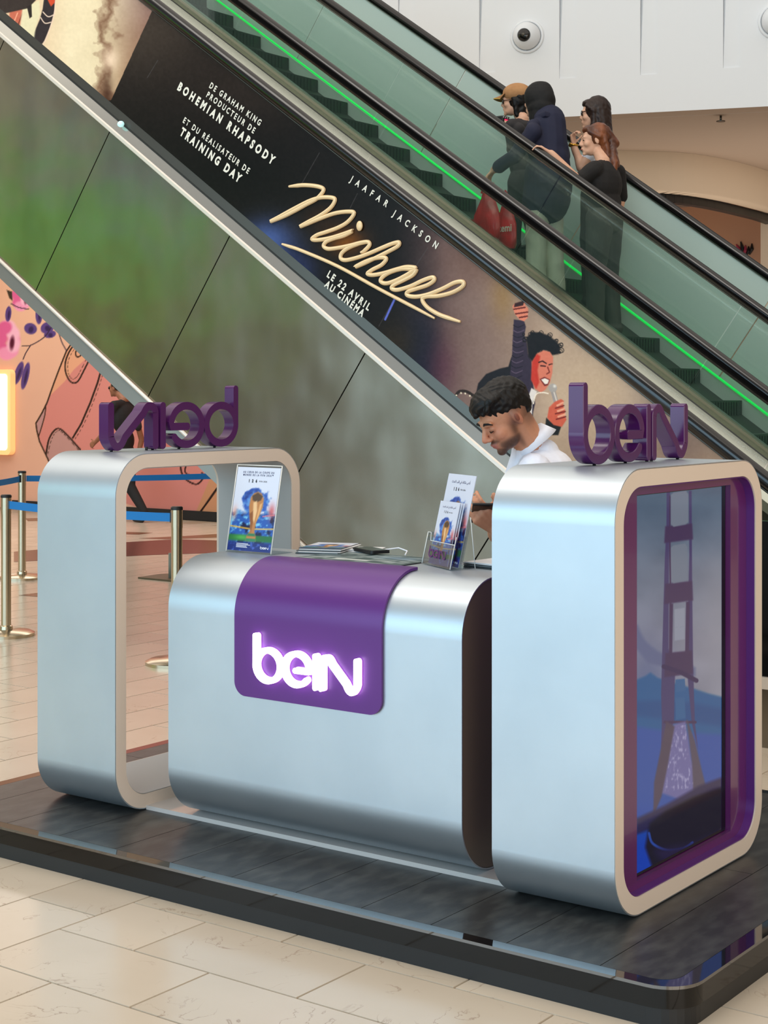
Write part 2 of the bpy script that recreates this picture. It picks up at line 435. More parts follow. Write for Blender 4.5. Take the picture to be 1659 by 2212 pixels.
# ================================================================ KIOSK
M_ALU = mat('satin_aluminium', (198, 207, 214), 0.40, 0.88, noise=(3.0, (189, 199, 207), 0.35, 0.7), bump=(2.2, 0.2, 0.003))
M_LAM = mat('warm_white_laminate', (222, 206, 190), 0.42)
M_LIN = mat('grey_laminate', (168, 172, 174), 0.45)
M_PUR = mat('satin_purple', (92, 40, 122), 0.34, 0.15, 0.5)
M_PURL = mat('gloss_purple', (94, 34, 96), 0.16, 0.0, 0.6, coat=0.4)
M_DARKEND = mat('dark_bronze_laminate', (104, 90, 78), 0.35)
M_BLACK = mat('gloss_black', (10, 10, 11), 0.08, 0, 0.6)
M_BLACKM = mat('matt_black', (22, 23, 25), 0.45)
M_STONE = mat('black_granite', (16, 16, 17), 0.04, 0, 0.9)
M_PLANK = mat('slate_plank', (46, 46, 46), 0.36, 0, 0.38, noise=(9.0, (68, 69, 67), 0.42, 0.72, (2.4, 1.0, 1.0)), bump=(26, 0.3, 0.001, (3, .7, 1)))
M_PLINTH = mat('gloss_grey_plate', (196, 190, 186), 0.10, 0, 0.7)

# ---- platform
PX0, PX1, PY0, PY1 = -2.545, 0.336, -0.291, 1.625
plat = thing('display_platform', 'low black rounded-corner platform of dark planks under the whole purple and silver kiosk', 'platform', (-1.1, 0.66, FL))
def z3(P, z): return [(x, y, z) for x, y in P]
outl = rrect(PX0, PX1, PY0, PY1, 0.10, 8)
MB().prism(z3(rrect(PX0+.006, PX1-.006, PY0+.006, PY1-.006, .096, 8), FL), (0, 0, 0.050)).build('base', M_BLACKM, plat)
inn = rrect(PX0+.046, PX1-.048, PY0+.040, PY1-.04, 0.060, 8)
MB().ring(z3(outl, -0.008), z3(inn, -0.008), (0, 0, 0.008)).build('granite_rim', M_STONE, plat)
MB().ring(z3(outl, -0.054), z3(inn, -0.054), (0, 0, 0.046)).build('front_fascia', mat('black_fascia', (15, 14, 13), .10, 0, .35), plat)
MATS['black_granite'].node_tree.nodes['Principled BSDF'].inputs['IOR'].default_value = 2.1
MB().prism(z3(inn, -0.054), (0, 0, 0.046)).build('deck_board', M_BLACKM, plat)
# planks: joints run away from the front edge; a border plank lies along the right side
jx = [PX0+.046]; x = -1.842
js = [-2.34, -2.09, -1.842, -1.592, -1.352, -1.112, -0.872, -0.642, -0.412, -0.177, 0.092]
xs = [PX0+.046] + js + [PX1-.048]
for i in range(len(xs)-1):
    a, b = xs[i], xs[i+1]; last = i == len(xs)-2
    ys = [PY0+.040, 0.67, PY1-.04] if not last else [PY0+.040, PY1-.04]
    for k in range(len(ys)-1):
        y0, y1 = ys[k], ys[k+1]; g = .0012
        P = [(a+g, y0+g), (b-g, y0+g), (b-g, y1-g), (a+g, y1-g)]
        if last:      # rounded outer corners of the border plank
            P = [(a+g, y0+g)] + [q for q in rrect(a-.2, b-g, y0+g, y1-g, .06, 6) if q[0] > a+.02] + [(a+g, y1-g)]
        if i == 0:
            P = [q for q in rrect(a+g, b+.2, y0+g, y1-g if k else y1+.2, .06, 6)] if False else P
        MB().prism(z3(P, -0.010), (0, 0, 0.010)).build('plank', M_PLANK, plat)

# ---- portal boxes (rounded loops extruded along x)
BH, BD, BW, R0, R1 = 1.200, 0.961, 0.3806, 0.145, 0.100
def yz(P, x): return [(x, a, b) for a, b in P]
def portal(name, label, x0, x1):
    t = thing(name, label, 'display frame', ((x0+x1)/2, BD/2, 0))
    out = rrect(0, BD, 0.003, BH, R0, 14); skin = rrect(.003, BD-.003, .006, BH-.003, R0-.003, 14)
    MB().ring(yz(out, x0+.001), yz(skin, x0+.001), (x1-x0-.002, 0, 0)).build('outer_shell', M_ALU, t)
    inr = rrect(.049, BD-.049, .052, BH-.049, R1, 14)
    skin2 = rrect(.0035, BD-.0035, .0065, BH-.0035, R0-.0035, 14)
    MB().ring(yz(skin2, x0), yz(inr, x0), (x1-x0, 0, 0)).build('edge_ring', M_LAM, t)
    return t, inr
XL0, XL1 = -2.2271, -1.8465
archt, inrL = portal('portal_frame', 'silver open portal frame with white edge at the left end of the kiosk', XL0, XL1)
lin_o = rrect(.050, BD-.050, .053, BH-.050, R1-.001, 14); lin_i = rrect(.052, BD-.052, .055, BH-.052, R1-.003, 14)
MB().ring(yz(lin_o, XL0+.012), yz(lin_i, XL0+.012), (XL1-XL0-.016, 0, 0)).build('inner_lining', M_LIN, archt)

boxt, inrR = portal('screen_cabinet', 'silver cabinet with white edge and purple screen surround at the right end of the kiosk', -BW, 0)
pf = rrect(.050, BD-.050, .053, BH-.050, R1-.001, 14)
pf2 = rrect(.053, BD-.053, .056, BH-.053, R1-.004, 14)
MB().ring(yz(pf, -.034), yz(pf2, -.034), (.030, 0, 0)).build('purple_return', M_PUR, boxt)
# flat purple board with the screen opening, as four mitred boards round it
SY0, SY1, SZ0, SZ1 = .182, .792, .079, 1.125
hole = []
outp = rrect(.053, BD-.053, .056, BH-.053, R1-.004, 14)
n = len(outp)
def tohole(p):
    y, z = p; return (min(max(y, SY0), SY1), min(max(z, SZ0), SZ1))
mid = [( (SY0+SY1)/2, (SZ0+SZ1)/2 )]
holep = []
for q in range(4):
    c = [(SY1, SZ0), (SY1, SZ1), (SY0, SZ1), (SY0, SZ0)][q]; holep += [c]*17
mb = MB(); mb.ring(yz(outp, -.050), yz(holep, -.050), (.020, 0, 0))
o = mb.build('purple_surround', M_PURL, boxt)
bm = bmesh.new(); bm.from_mesh(o.data); bmesh.ops.remove_doubles(bm, verts=bm.verts, dist=1e-5); bmesh.ops.dissolve_degenerate(bm, edges=bm.edges, dist=1e-5); bm.to_mesh(o.data); bm.free()
for p in o.data.polygons: p.use_smooth = False
MB().prism(yz(rrect(.053, BD-.053, .056, BH-.053, R1-.004, 14), -.062), (.010, 0, 0)).build('backing_board', M_BLACKM, boxt)
tvb = MB().box((-.060, SY0+.002, SZ0+.002), (-.046, SY1-.002, SZ1-.002)).build('television', M_BLACK, boxt)
MB().prism(yz(rrect(.052, BD-.052, .055, BH-.052, R1-.003, 14), -BW+.010), (.006, 0, 0)).build('rear_panel', M_PUR, boxt)

def tv_art(G, u, v):
    x, y = to_px(G)
    P = Paint(x, y, (96, 120, 150))
    t = (y - 1060) / 840
    top = np.array((84, 112, 140.)); mid_ = np.array((150, 152, 172.)); 
    P.c = top*(1-np.clip(t*2.6, 0, 1))[..., None] + mid_*np.clip(t*2.6, 0, 1)[..., None]
    nz = fbm(x, y, 60, 3)[..., None]; P.c += (nz - .5) * 30
    P.blob(1400, 1500, 50, 120, (70, 90, 150), 1, .6); P.blob(1560, 1330, 60, 160, (168, 168, 180), 1, .6)
    P.fill([(1300, 1452), (1376, 1470), (1395, 1462), (1405, 1455), (1420, 1466), (1500, 1490), (1530, 1500), (1570, 1510), (1600, 1515), (1600, 1960), (1300, 1960)], (20, 98, 160), 3)
    P.fill([(1300, 1520), (1420, 1516), (1490, 1520), (1590, 1540), (1590, 1570), (1490, 1556), (1300, 1536)], (16, 84, 150), 6)
    P.fill([(1300, 1572), (1376, 1572), (1440, 1582), (1600, 1592), (1600, 1700), (1500, 1720), (1300, 1790)], (44, 88, 176), 5)
    P.blob(1390, 1880, 60, 110, (4, 66, 196), 2, .95)
    # cable line
    P.fill(smooth([(1376, 1352), (1392, 1384), (1420, 1408), (1460, 1426), (1500, 1444)], 4) + [(1500, 1458), (1440, 1440), (1400, 1430), (1376, 1400)], (104, 114, 156), 4)
    tow = (70, 62, 118); tow2 = (66, 46, 96)
    # tower legs and cross beams
    for Q in ([(1441, 1060), (1448, 1060), (1444, 1130), (1441, 1200), (1438, 1330), (1436, 1560), (1432, 1620), (1428, 1500), (1436, 1210), (1440, 1130)],):
        P.fill(Q, tow)
    P.fill([(1440, 1060), (1446, 1060), (1444, 1400), (1458, 1460), (1456, 1560), (1432, 1640), (1428, 1610), (1434, 1430), (1436, 1250), (1440, 1140)], tow, 1)
    P.fill([(1488, 1060), (1494, 1060), (1495, 1250), (1497, 1430), (1501, 1560), (1508, 1620), (1494, 1560), (1486, 1470), (1484, 1400), (1489, 1200)], tow, 1)
    for z0, z1 in ((1138, 1172), (1262, 1304), (1412, 1462)):
        P.fill([(1438, z0), (1494, z0 - 6), (1496, z1 - 8), (1436, z1)], tow2, 2)
    P.fill([(1446, 1304), (1454, 1304), (1452, 1412), (1445, 1412)], tow2, 1); P.fill([(1482, 1300), (1490, 1300), (1488, 1412), (1480, 1412)], tow2, 1)
    for cx_, cy_, hw, hh in ((1468, 1100, 19, 36), (1467, 1218, 18, 40)):
        P.fill([(cx_-hw, cy_-hh+5), (cx_-hw+6, cy_-hh), (cx_+hw-5, cy_-hh-4), (cx_+hw, cy_-hh+4), (cx_+hw, cy_+hh-8), (cx_+hw-6, cy_+hh-3), (cx_-hw+6, cy_+hh+2), (cx_-hw, cy_+hh-4)], (128, 140, 160), 1)
    P.line([(1447, 1072), (1447, 1180), (1449, 1320), (1449, 1400)], 1.6, tow2)
    for cy_, hh in ((1336, 20), (1370, 14)):
        P.fill([(1457, cy_-hh), (1479, cy_-hh-3), (1479, cy_+hh-3), (1457, cy_+hh)], (160, 166, 186), 1)
    for cy_, hh in ((1480, 12), (1530, 22)):
        P.fill([(1459, cy_-hh), (1479, cy_-hh-2), (1481, cy_+hh), (1460, cy_+hh+3)], (40, 104, 162), 1)
    P.line([(1434, 1440), (1470, 1452), (1504, 1470)], 5, (50, 34, 92)); P.line([(1436, 1560), (1502, 1560)], 3, tow2)
    # roadway running down to the foreground
    P.fill([(1456, 1566), (1480, 1560), (1492, 1640), (1510, 1700), (1470, 1726), (1430, 1712), (1440, 1640)], (120, 116, 176), 3)
    nz = fbm(x*2.2, y, 9, 5); P.mixa(np.where(inpoly(x, y, [(1458, 1570), (1480, 1566), (1490, 1640), (1504, 1700), (1436, 1710), (1444, 1640)]), np.clip((nz-.55)*4, 0, .8), 0), (188, 184, 226))
    P.fill([(1440, 1560), (1456, 1570), (1442, 1650), (1428, 1720), (1412, 1760), (1414, 1690), (1428, 1620)], (84, 70, 96), 2)
    P.fill([(1484, 1556), (1500, 1600), (1514, 1660), (1524, 1700), (1560, 1700), (1580, 1650), (1580, 1760), (1500, 1740), (1496, 1650)], (90, 80, 104), 2)
    P.fill([(1376, 1770), (1440, 1740), (1510, 1700), (1600, 1666), (1600, 1720), (1376, 1800)], (30, 26, 84), 4)
    P.fill([(1405, 1780), (1440, 1752), (1500, 1722), (1600, 1690), (1600, 1960), (1470, 1960), (1420, 1900), (1396, 1830)], (8, 6, 40), 4)
    P.line(smooth([(1402, 1800), (1410, 1822), (1440, 1836), (1476, 1832), (1496, 1820)]), 2.5, (40, 80, 180))
    P.fill([(1420, 1840), (1500, 1826), (1560, 1800), (1570, 1850), (1470, 1900)], (30, 20, 70), 10)
    return P.c
M_TV = art_mat('screen_picture', emit=0.60, rough=0.08, spec=0.5)
painted('picture', (-.0455, SY0+.004, SZ0+.010), (-.0455, SY1-.030, SZ0+.010), (-.0455, SY1-.030, SZ1-.004), (-.0455, SY0+.004, SZ1-.004), 240, 420, tv_art, M_TV, tvb)

# ---- counter
CX0, CX1, CY0, CY1, CZ0, CZ1, CR = -1.668, -0.521, 0.064, 0.676, 0.016, 0.865, 0.165
MB().box((XL1-.0, 0.142, 0.0), (-BW, 0.95, 0.014)).build('plinth_plate', M_PLINTH)
pl = bpy.data.objects['plinth_plate']; tag(pl, 'glossy pale grey base plate lying between the two silver frames under the counter', 'base plate')
ct = thing('reception_counter', 'rounded silver reception counter with purple front panel and dark end', 'counter', ((CX0+CX1)/2, (CY0+CY1)/2, .014))
co = rrect(CY0, CY1, CZ0, CZ1, CR, 16); ci = rrect(CY0+.004, CY1-.004, CZ0+.004, CZ1-.004, CR-.004, 16)
MB().ring(yz(co, CX0), yz(ci, CX0), (CX1-CX0, 0, 0)).build('silver_shell', M_ALU, ct)
for x in (CX0+.002, CX1-.008): MB().prism(yz(rrect(CY0+.005, CY1-.005, CZ0+.005, CZ1-.005, CR-.005, 16), x), (.006, 0, 0)).build('end_panel', M_DARKEND, ct)
# purple panel wrapping over the front edge
def counter_front(s, off=0.0):
    """point on the counter's skin: s = metres down from the top rear end of the wrap"""
    r = CR + off; L1 = 0.25 - (CY0 + CR); a = CR * PI / 2
    if s < L1: return (0.25 - s, CZ1 + off)
    if s < L1 + a:
        t = (s - L1) / CR; return (CY0 + CR - r * math.sin(t), CZ1 - CR + r * math.cos(t))
    return (CY0 - off, CZ1 - CR - (s - L1 - a))
L1 = 0.25 - (CY0 + CR); LA = CR * PI / 2; LEN = L1 + LA + (CZ1 - CR - 0.453)
PA, PB = -1.372, -0.797
outline = []
rc = .045
for cx_, cs, a0 in ((PB-rc, LEN-rc, 0), (PA+rc, LEN-rc, 90)):
    for i in range(9):
        t = math.radians(a0 + 90*i/8); outline.append((cx_ + rc*math.cos(t), cs + rc*math.sin(t)))
# build as rows of s with x-limits (corner rounding at bottom)
rows = []
ns = 60
for s in [(LEN-rc)*i/50 for i in range(51)] + [LEN - rc + rc*math.sin(PI/2*i/14) for i in range(1, 15)]:
    ins = 0
    if s > LEN - rc + 1e-9: ins = rc - math.sqrt(max(rc*rc - (s-(LEN-rc))**2, 0))
    if s < .012: ins = .012 - math.sqrt(max(.012**2 - (.012 - s)**2, 0))
    rows.append((s, PA+ins, PB-ins))
def wrap_panel(off0, off1, rows, nx=2):
    mb = MB(); vs = []
    for s, a, b in rows:
        for off in (off0, off1):
            y, z = counter_front(s, off)
            vs += [(a, y, z), (b, y, z)]
    fs = []
    for i in range(len(rows)-1):
        k, l = 4*i, 4*(i+1)
        fs += [(k+2, k+3, l+3, l+2), (k, l, l+1, k+1), (k, k+2, l+2, l), (k+1, l+1, l+3, k+3)]
    fs += [(0, 1, 3, 2), (4*len(rows)-4, 4*len(rows)-2, 4*len(rows)-1, 4*len(rows)-3)]
    for j, f in enumerate(fs): mb.add([], [])
    mb.add(vs, fs, 0, True); return mb
panel = wrap_panel(.002, .010, rows).build('purple_panel', M_PUR, ct)
for p in panel.data.polygons: p.use_smooth = abs(p.normal.x) < .5
m = panel.modifiers.new('edge', 'EDGE_SPLIT'); m.split_angle = math.radians(50)

# ---- beIN lettering: ribbons with a chamfered cross-section
def ribbon(mb, path, hw, d0, d1, U, V, D, O, closed=False, ch=.12, rnd=True):
    """path in (u, v); half-width hw; depth from d0 (back) to d1 (front); frame O + u*U + v*V + d*D"""
    P = [Vector((p[0], p[1])) for p in path]; n = len(P)
    secs = []
    def sec(p, nrm, h, dd=0):
        c = ch * hw * 1.2; c = min(c, h * .9)
        prof = [(-h, d0), (h, d0), (h, d1 - c), (h - c, d1), (-(h - c), d1), (-h, d1 - c)]
        return [O + U*(p.x + nrm.x*a) + V*(p.y + nrm.y*a) + D*b for a, b in prof]
    T = []
    for i in range(n):
        a = P[(i-1) % n] if (closed or i) else P[i]; b = P[(i+1) % n] if (closed or i < n-1) else P[i]
        T.append((b-a).normalized())
    if not closed and rnd:
        for q in range(7, 0, -1):
            t = q / 7 * 0.999; secs.append(sec(P[0] - T[0]*hw*t, Vector((-T[0].y, T[0].x)), hw*math.sqrt(1 - t*t) + 1e-5))
    for i in range(n): secs.append(sec(P[i], Vector((-T[i].y, T[i].x)), hw))
    if not closed and rnd:
        for q in range(1, 8):
            t = q / 7 * 0.999; secs.append(sec(P[-1] + T[-1]*hw*t, Vector((-T[-1].y, T[-1].x)), hw*math.sqrt(1 - t*t) + 1e-5))
    m = len(secs); vs = [v for s in secs for v in s]; fs = []
    for i in range(m if closed else m-1):
        j = (i+1) % m
        for k in range(6): fs.append((i*6+k, i*6+(k+1) % 6, j*6+(k+1) % 6, j*6+k))
    if not closed: fs += [tuple(range(6))[::-1], tuple((m-1)*6 + k for k in range(6))]
    mb.add(vs, fs, 0, False)
def arc(cx_, cy_, rx, ry, a0, a1, n=24):
    return [(cx_ + rx*math.cos(math.radians(a0 + (a1-a0)*i/n)), cy_ + ry*math.sin(math.radians(a0 + (a1-a0)*i/n))) for i in range(n+1)]
def logo_paths(h):
    """letter -> list of (path, closed); x-height 1, half stroke h; advance widths follow the sign"""
    r = .5 - h; R = .5
    b = [([(h, 1.37 - h), (h, .5)], False), (arc(.5, .5, r, r, 180, 540, 40)[:-1], True)]
    e = [([(.38+.10, .47), (.5 + r, .47)] + arc(.5, .5, r, r, 0, 322, 40)[1:], False)]
    I = [([(h, 1 - h), (h, h)], False)]
    # N: left leg, rounded arch, diagonal, rounded foot, right leg
    W = 1.30; q = .26
    Np = [(h, h), (h, 1 - h - q*.55)] + [(h + q*.10, 1-h-q*.25), (h + q*.42, 1 - h - q*.02), (h + q*.85, 1-h-.02), (h + q*1.25, 1-h-.16)] + \
         [(W-h-q*1.35, h+.20), (W-h-q*1.0, h+.05), (W-h-q*.55, h+.0), (W-h-q*.18, h+.10), (W-h, h + q*.8), (W-h, 1-h)]
    Np = [Np[0], (h, .5)] + smooth(Np[1:6], 5) + smooth(Np[6:11], 5) + [(W-h, .6), Np[-1]]
    return [('b', b, 0), ('e', e, .985), ('I', I, 2.05), ('N', [(Np, False)], 2.05 + 2*h + .04)], 2.05 + 2*h + .04 + W
def bein(parent, m, O, U, V, D, xh, width, h, depth, name='letter'):
    L, W = logo_paths(h); k = width / W
    for nm, paths, off in L:
        mb = MB()
        for path, cl in paths:
            st = nm == 'b' and not cl
            ribbon(mb, [((p[0] + off) * k, p[1] * xh) for p in path], h * (xh + k) / 2 * (.96 if st else 1), .0002 if st else 0, depth - (.0003 if st else 0), U, V, D, O, cl)
        o = mb.build(name, m, parent)
        for p in o.data.polygons: p.use_smooth = False
        mm = o.modifiers.new('smooth', 'EDGE_SPLIT'); mm.split_angle = math.radians(28)
        for p in o.data.polygons: p.use_smooth = True
X_, Y_, Z_ = Vector((1,0,0)), Vector((0,1,0)), Vector((0,0,1))
M_NEON = mat('lit_white_letter', (255, 250, 255), 0.4, emit=(255, 246, 255), es=3.2)
M_NEONS = mat('lit_letter_halo', (250, 220, 255), 0.4, emit=(226, 150, 255), es=2.2)
# halo slab behind the letters gives off the violet rim light
bein(panel, M_NEONS, Vector((-1.279, CY0-.0105, .5055)), X_, Z_, -Y_, .112, .412, .086, .006, 'halo_light')
bein(panel, M_NEON, Vector((-1.279, CY0-.018, .5055)), X_, Z_, -Y_, .112, .412, .076, .014, 'lit_letter')

M_LETTER = mat('gloss_violet_letter', (74, 24, 84), 0.20, 0, 0.5)
sg = thing('logo_sign', 'purple 3D beIN letters standing on the right screen cabinet, readable from the front', 'sign', (-.19, .46, BH))
bein(sg, M_LETTER, Vector((-.212, .128, BH+.004)), Y_, Z_, X_, .166, .656, .078, .047, 'letter')
for y in (.235, .42, .555, .585, .76): MB().tube([(-.19, y, BH), (-.19, y, BH+.012)], .005, 8).build('mounting_pin', M_BLACKM, sg)
sg = thing('logo_sign', 'purple 3D beIN letters seen reversed on top of the left open portal frame', 'sign', (-2.04, .46, BH))
bein(sg, M_LETTER, Vector((-2.015, .800, BH+.004)), -Y_, Z_, -X_, .166, .672, .078, .047, 'letter')
for y in (.69, .50, .365, .335, .165): MB().tube([(-2.037, y, BH), (-2.037, y, BH+.012)], .005, 8).build('mounting_pin', M_BLACKM, sg)

# ================================================================ ESCALATORS
S = 0.7069                                     # incline: z = c - S * x
def inc(X, Y, c): return (X, Y, c - S * X)
def c_of(px, py, Y): p = atY(px, py, Y); return p.z + S * p.x
M_STEEL = mat('brushed_steel', (142, 133, 119), 0.24, 0.92, noise=(2.6, (128, 119, 104), 0.35, 0.7, (1.6, 1, .9)), bump=(0.75, 0.7, 0.05))
M_STEELP = mat('polished_steel', (205, 205, 198), 0.18, 0.95)
M_STEELD = mat('dark_steel_deck', (88, 86, 80), 0.32, 0.8)
M_WTRIM = mat('pale_steel_trim', (226, 216, 204), 0.3, 0.35)
M_RUB = mat('black_rubber_handrail', (14, 13, 14), 0.16, 0, 0.6)
M_STEP = mat('dark_step_metal', (34, 38, 37), 0.4, 0.5)
M_TEAL = mat('teal_balustrade', (184, 206, 199), 0.16, 0, 0.5)
M_GLASS1 = glass_mat('near_glass', (247, 251, 249), 0.06)
M_GLASS2 = glass_mat('green_glass', (240, 248, 245), 0.09, haze=.035, hazecol=(150, 190, 180))
M_SKIRT = mat('pale_skirt', (200, 212, 206), 0.25, 0.1)
M_FLANGE = mat('dull_flange', (132, 130, 122), 0.34, 0.6)
M_LED = mat('green_led', (20, 220, 90), 0.4, emit=(0, 235, 90), es=0.95)
M_DECKGLOW = mat('glowing_deck_steel', (235, 235, 215), 0.3, 0.2, emit=(255, 255, 228), es=1.25)
M_OLIVE = mat('olive_steel', (120, 120, 104), 0.25, 0.9, bump=(1.5, 0.4, 0.02))
YA0, YA1, YB0, YB1 = 2.70, 4.00, 5.70, 6.95

def strip(mb, X0, X1, prof, mi=0):
    """sheet following the incline; prof = [(Y, c), ...] cross-section"""
    for (ya, ca), (yb, cb) in zip(prof[:-1], prof[1:]):
        mb.add([inc(X0, ya, ca), inc(X1, ya, ca), inc(X1, yb, cb), inc(X0, yb, cb)], [(0, 1, 2, 3)], mi)
    return mb
def slab(mb, X0, X1, y0, y1, c0, c1, mi=0):
    mb.hexa([inc(X0,y0,c0), inc(X1,y0,c0), inc(X1,y1,c0), inc(X0,y1,c0), inc(X0,y0,c1), inc(X1,y0,c1), inc(X1,y1,c1), inc(X0,y1,c1)], mi); return mb

XT, XB = -8.2, -0.80                            # top (outside the frame) and foot of the incline
escA = thing('escalator', 'near escalator with steel side panels, film poster on its glass and black handrails', 'escalator', (-0.9, 3.3, FL))
escB = thing('escalator', 'far escalator carrying people, with green light line and teal glass', 'escalator', (-0.9, 6.3, FL))

def rail(Y, c, parent, foot=True, gm=None):
    path = [inc(XT, Y, c), inc((XT+XB)/2, Y, c), inc(-.70, Y, c)]
    if foot:
        x0 = -.70; z0 = c - S*x0; zl = z0 - .12
        path += [(x0+.10, Y, z0-.065), (x0+.22, Y, zl+.01), (x0+.36, Y, zl), (x0+.85, Y, zl), (x0+1.02, Y, zl-.06), (x0+1.10, Y, zl-.2), (x0+1.06, Y, zl-.36), (x0+.95, Y, zl-.44)]
    MB().tube(path, .036, 12, flat=.8).build('handrail', M_RUB, parent)
    p2 = [(a, b, q - .036) for a, b, q in path[:3 if not foot else 7]]
    MB().tube(p2, .013, 6).build('handrail_guide', gm or M_STEELD, parent)

cA0 = c_of(336, 2, YA0) - .02
rail(YA0, cA0, escA); rail(YA1, c_of(849, 250, YA1), escA)
cA1 = c_of(849, 250, YA1)
cB0, cB1 = c_of(706, 3, YB0), c_of(811.5, 3, YB1)
rail(YB0, cB0, escB, gm=M_STEELP); rail(YB1, cB1, escB, gm=M_STEELP)

# steel side panels of the near escalator, seams square to the incline
def soffit(X): return 2.216 - 0.673 * (X + 5.609)
def seam_foot(Xt):
    z = -.40 - S*Xt; L = 0
    dx, dz = -.577, -.816
    # z + dz L = soffit(Xt + dx L)
    L = (z - soffit(Xt)) / (-dz + 0.673*dx)
    L = (soffit(Xt) - z) / (dz + 0.673*dx)
    return Xt + dx*L, z + dz*L
tops = [-7.4, -6.49, -5.575, -4.667, -3.75, -2.84, -1.93, -1.02]
for i in range(len(tops)-1):
    a, b = tops[i] + .003, tops[i+1] - .003
    fa, fb = seam_foot(a), seam_foot(b)
    def pt(X, z, y): return (X, y, z)
    P = [(fa[0], fa[1]), (fb[0], fb[1]), (b, -.40 - S*b), (a, -.40 - S*a)]
    Q = []
    for k in range(4):                                   # clip at the floor
        p, q = P[k], P[(k+1) % 4]
        if p[1] >= FL: Q.append(p)
        if (p[1] - FL) * (q[1] - FL) < 0:
            t = (FL - p[1]) / (q[1] - p[1]); Q.append((p[0] + t*(q[0]-p[0]), FL))
    MB().prism([(x, YA0 - .01, z) for x, z in Q], (0, .02, 0)).build('side_panel', M_STEEL, escA)
xa = -1.02
MB().prism([(x, YA0-.01, z) for x, z in [(-1.6, FL), (.35, FL), (.35, .16), (-.62, .16), (-1.02+.003, -.40 + S*1.02)]], (0, .02, 0)).build('side_panel', M_STEEL, escA)
# body behind the panels, so nothing shows through the seams
MB().prism([(x, YA0+.012, z) for x, z in [(XT, -.42-S*XT), (XT, soffit(XT)+.02), (-2.19, FL), (.34, FL), (.34, .12), (-.8, -.42+S*.8)]], (0, 1.25, 0)).build('truss', M_BLACKM, escA)
# return flange along the lower edge
xs0, xs1 = XT, -2.2
MB().hexa([(xs0, YA0-.03, soffit(xs0)-.105), (xs1, YA0-.03, soffit(xs1)-.105), (xs1, YA0+.06, soffit(xs1)-.105), (xs0, YA0+.06, soffit(xs0)-.105),
           (xs0, YA0-.014, soffit(xs0)-.02), (xs1, YA0-.014, soffit(xs1)-.02), (xs1, YA0+.06, soffit(xs1)), (xs0, YA0+.06, soffit(xs0))]).build('lower_flange', M_FLANGE, escA)
MB().tube([(xs0, YA0-.018, soffit(xs0)-.004), (xs1, YA0-.018, soffit(xs1)-.004)], .012, 8).build('edge_bead', M_WTRIM, escA)
# deck bands between the panels and the poster
o = strip(MB(), XT, XB, [(YA0-.020, -.40), (YA0-.030, -.392), (YA0-.030, -.372), (YA0-.022, -.364)]).build('white_trim', M_WTRIM, escA, label='pale steel trim above the side panels')
strip(MB(), XT, XB, [(YA0-.022, -.364), (YA0-.004, -.300)]).build('deck_band', M_STEELP, escA)
strip(MB(), XT, XB, [(YA0-.012, -.302), (YA0-.012, -.294)]).build('black_joint', M_BLACKM, escA)
strip(MB(), XT, XB, [(YA0-.006, -.296), (YA0-.001, -.232)]).build('upper_deck_band', M_STEELD, escA)
MB().box((XB, YA0-.03, .15), (.35, YA0+.03, .20)).build('foot_trim', M_WTRIM, escA)
MB().box((XB, YA0-.012, .20), (.30, YA0+.012, .86)).build('foot_glass', M_BLACK, escA)
# far side of the near escalator: skirt, clear panes, green line, steps
strip(MB(), XT, XB, [(YA0+.12, -.46), (YA0+.12, -.9)]).build('skirt', M_STEELD, escA)
MB().tube([inc(XT, YA0+.135, -.627), inc(XB, YA0+.135, -.627)], .012, 6).build('green_light_line', mat('green_led_near', (20, 220, 90), .4, emit=(0, 235, 90), es=4.0), escA)
strip(MB(), XT, XB, [(YA1+.02, -.36), (YA1-.10, -.37), (YA1-.12, -.46), (YA1-.12, -.9)]).build('skirt', M_STEELD, escA)
MB().tube([inc(XT, YA1-.125, -.44), inc(XB, YA1-.125, -.44)], .010, 6).build('green_light_line', M_LED, escA)
def panes(Y, c0, c1, X0, X1, pitch, m, parent, start=0):
    x = X0 + start
    while x < X1 - .1:
        a, b = x + .004, min(x + pitch, X1) - .004
        k = .577 / .816 * .5
        dx = S * (c1 - c0) / (1 + S*S)                      # edges square to the incline
        P = [inc(a - dx*0, Y, c0), inc(b - dx*0, Y, c0)]
        Pt = [(b + dx, Y, c1 - S*(b + dx)), (a + dx, Y, c1 - S*(a + dx))]
        MB().prism([P[0], P[1], Pt[0], Pt[1]], (0, .010, 0)).build('glass_pane', m, parent)
        x += pitch
panes(YA1, -.36, cA1-.03, XT, XB, 1.27, M_GLASS1, escA, .35)
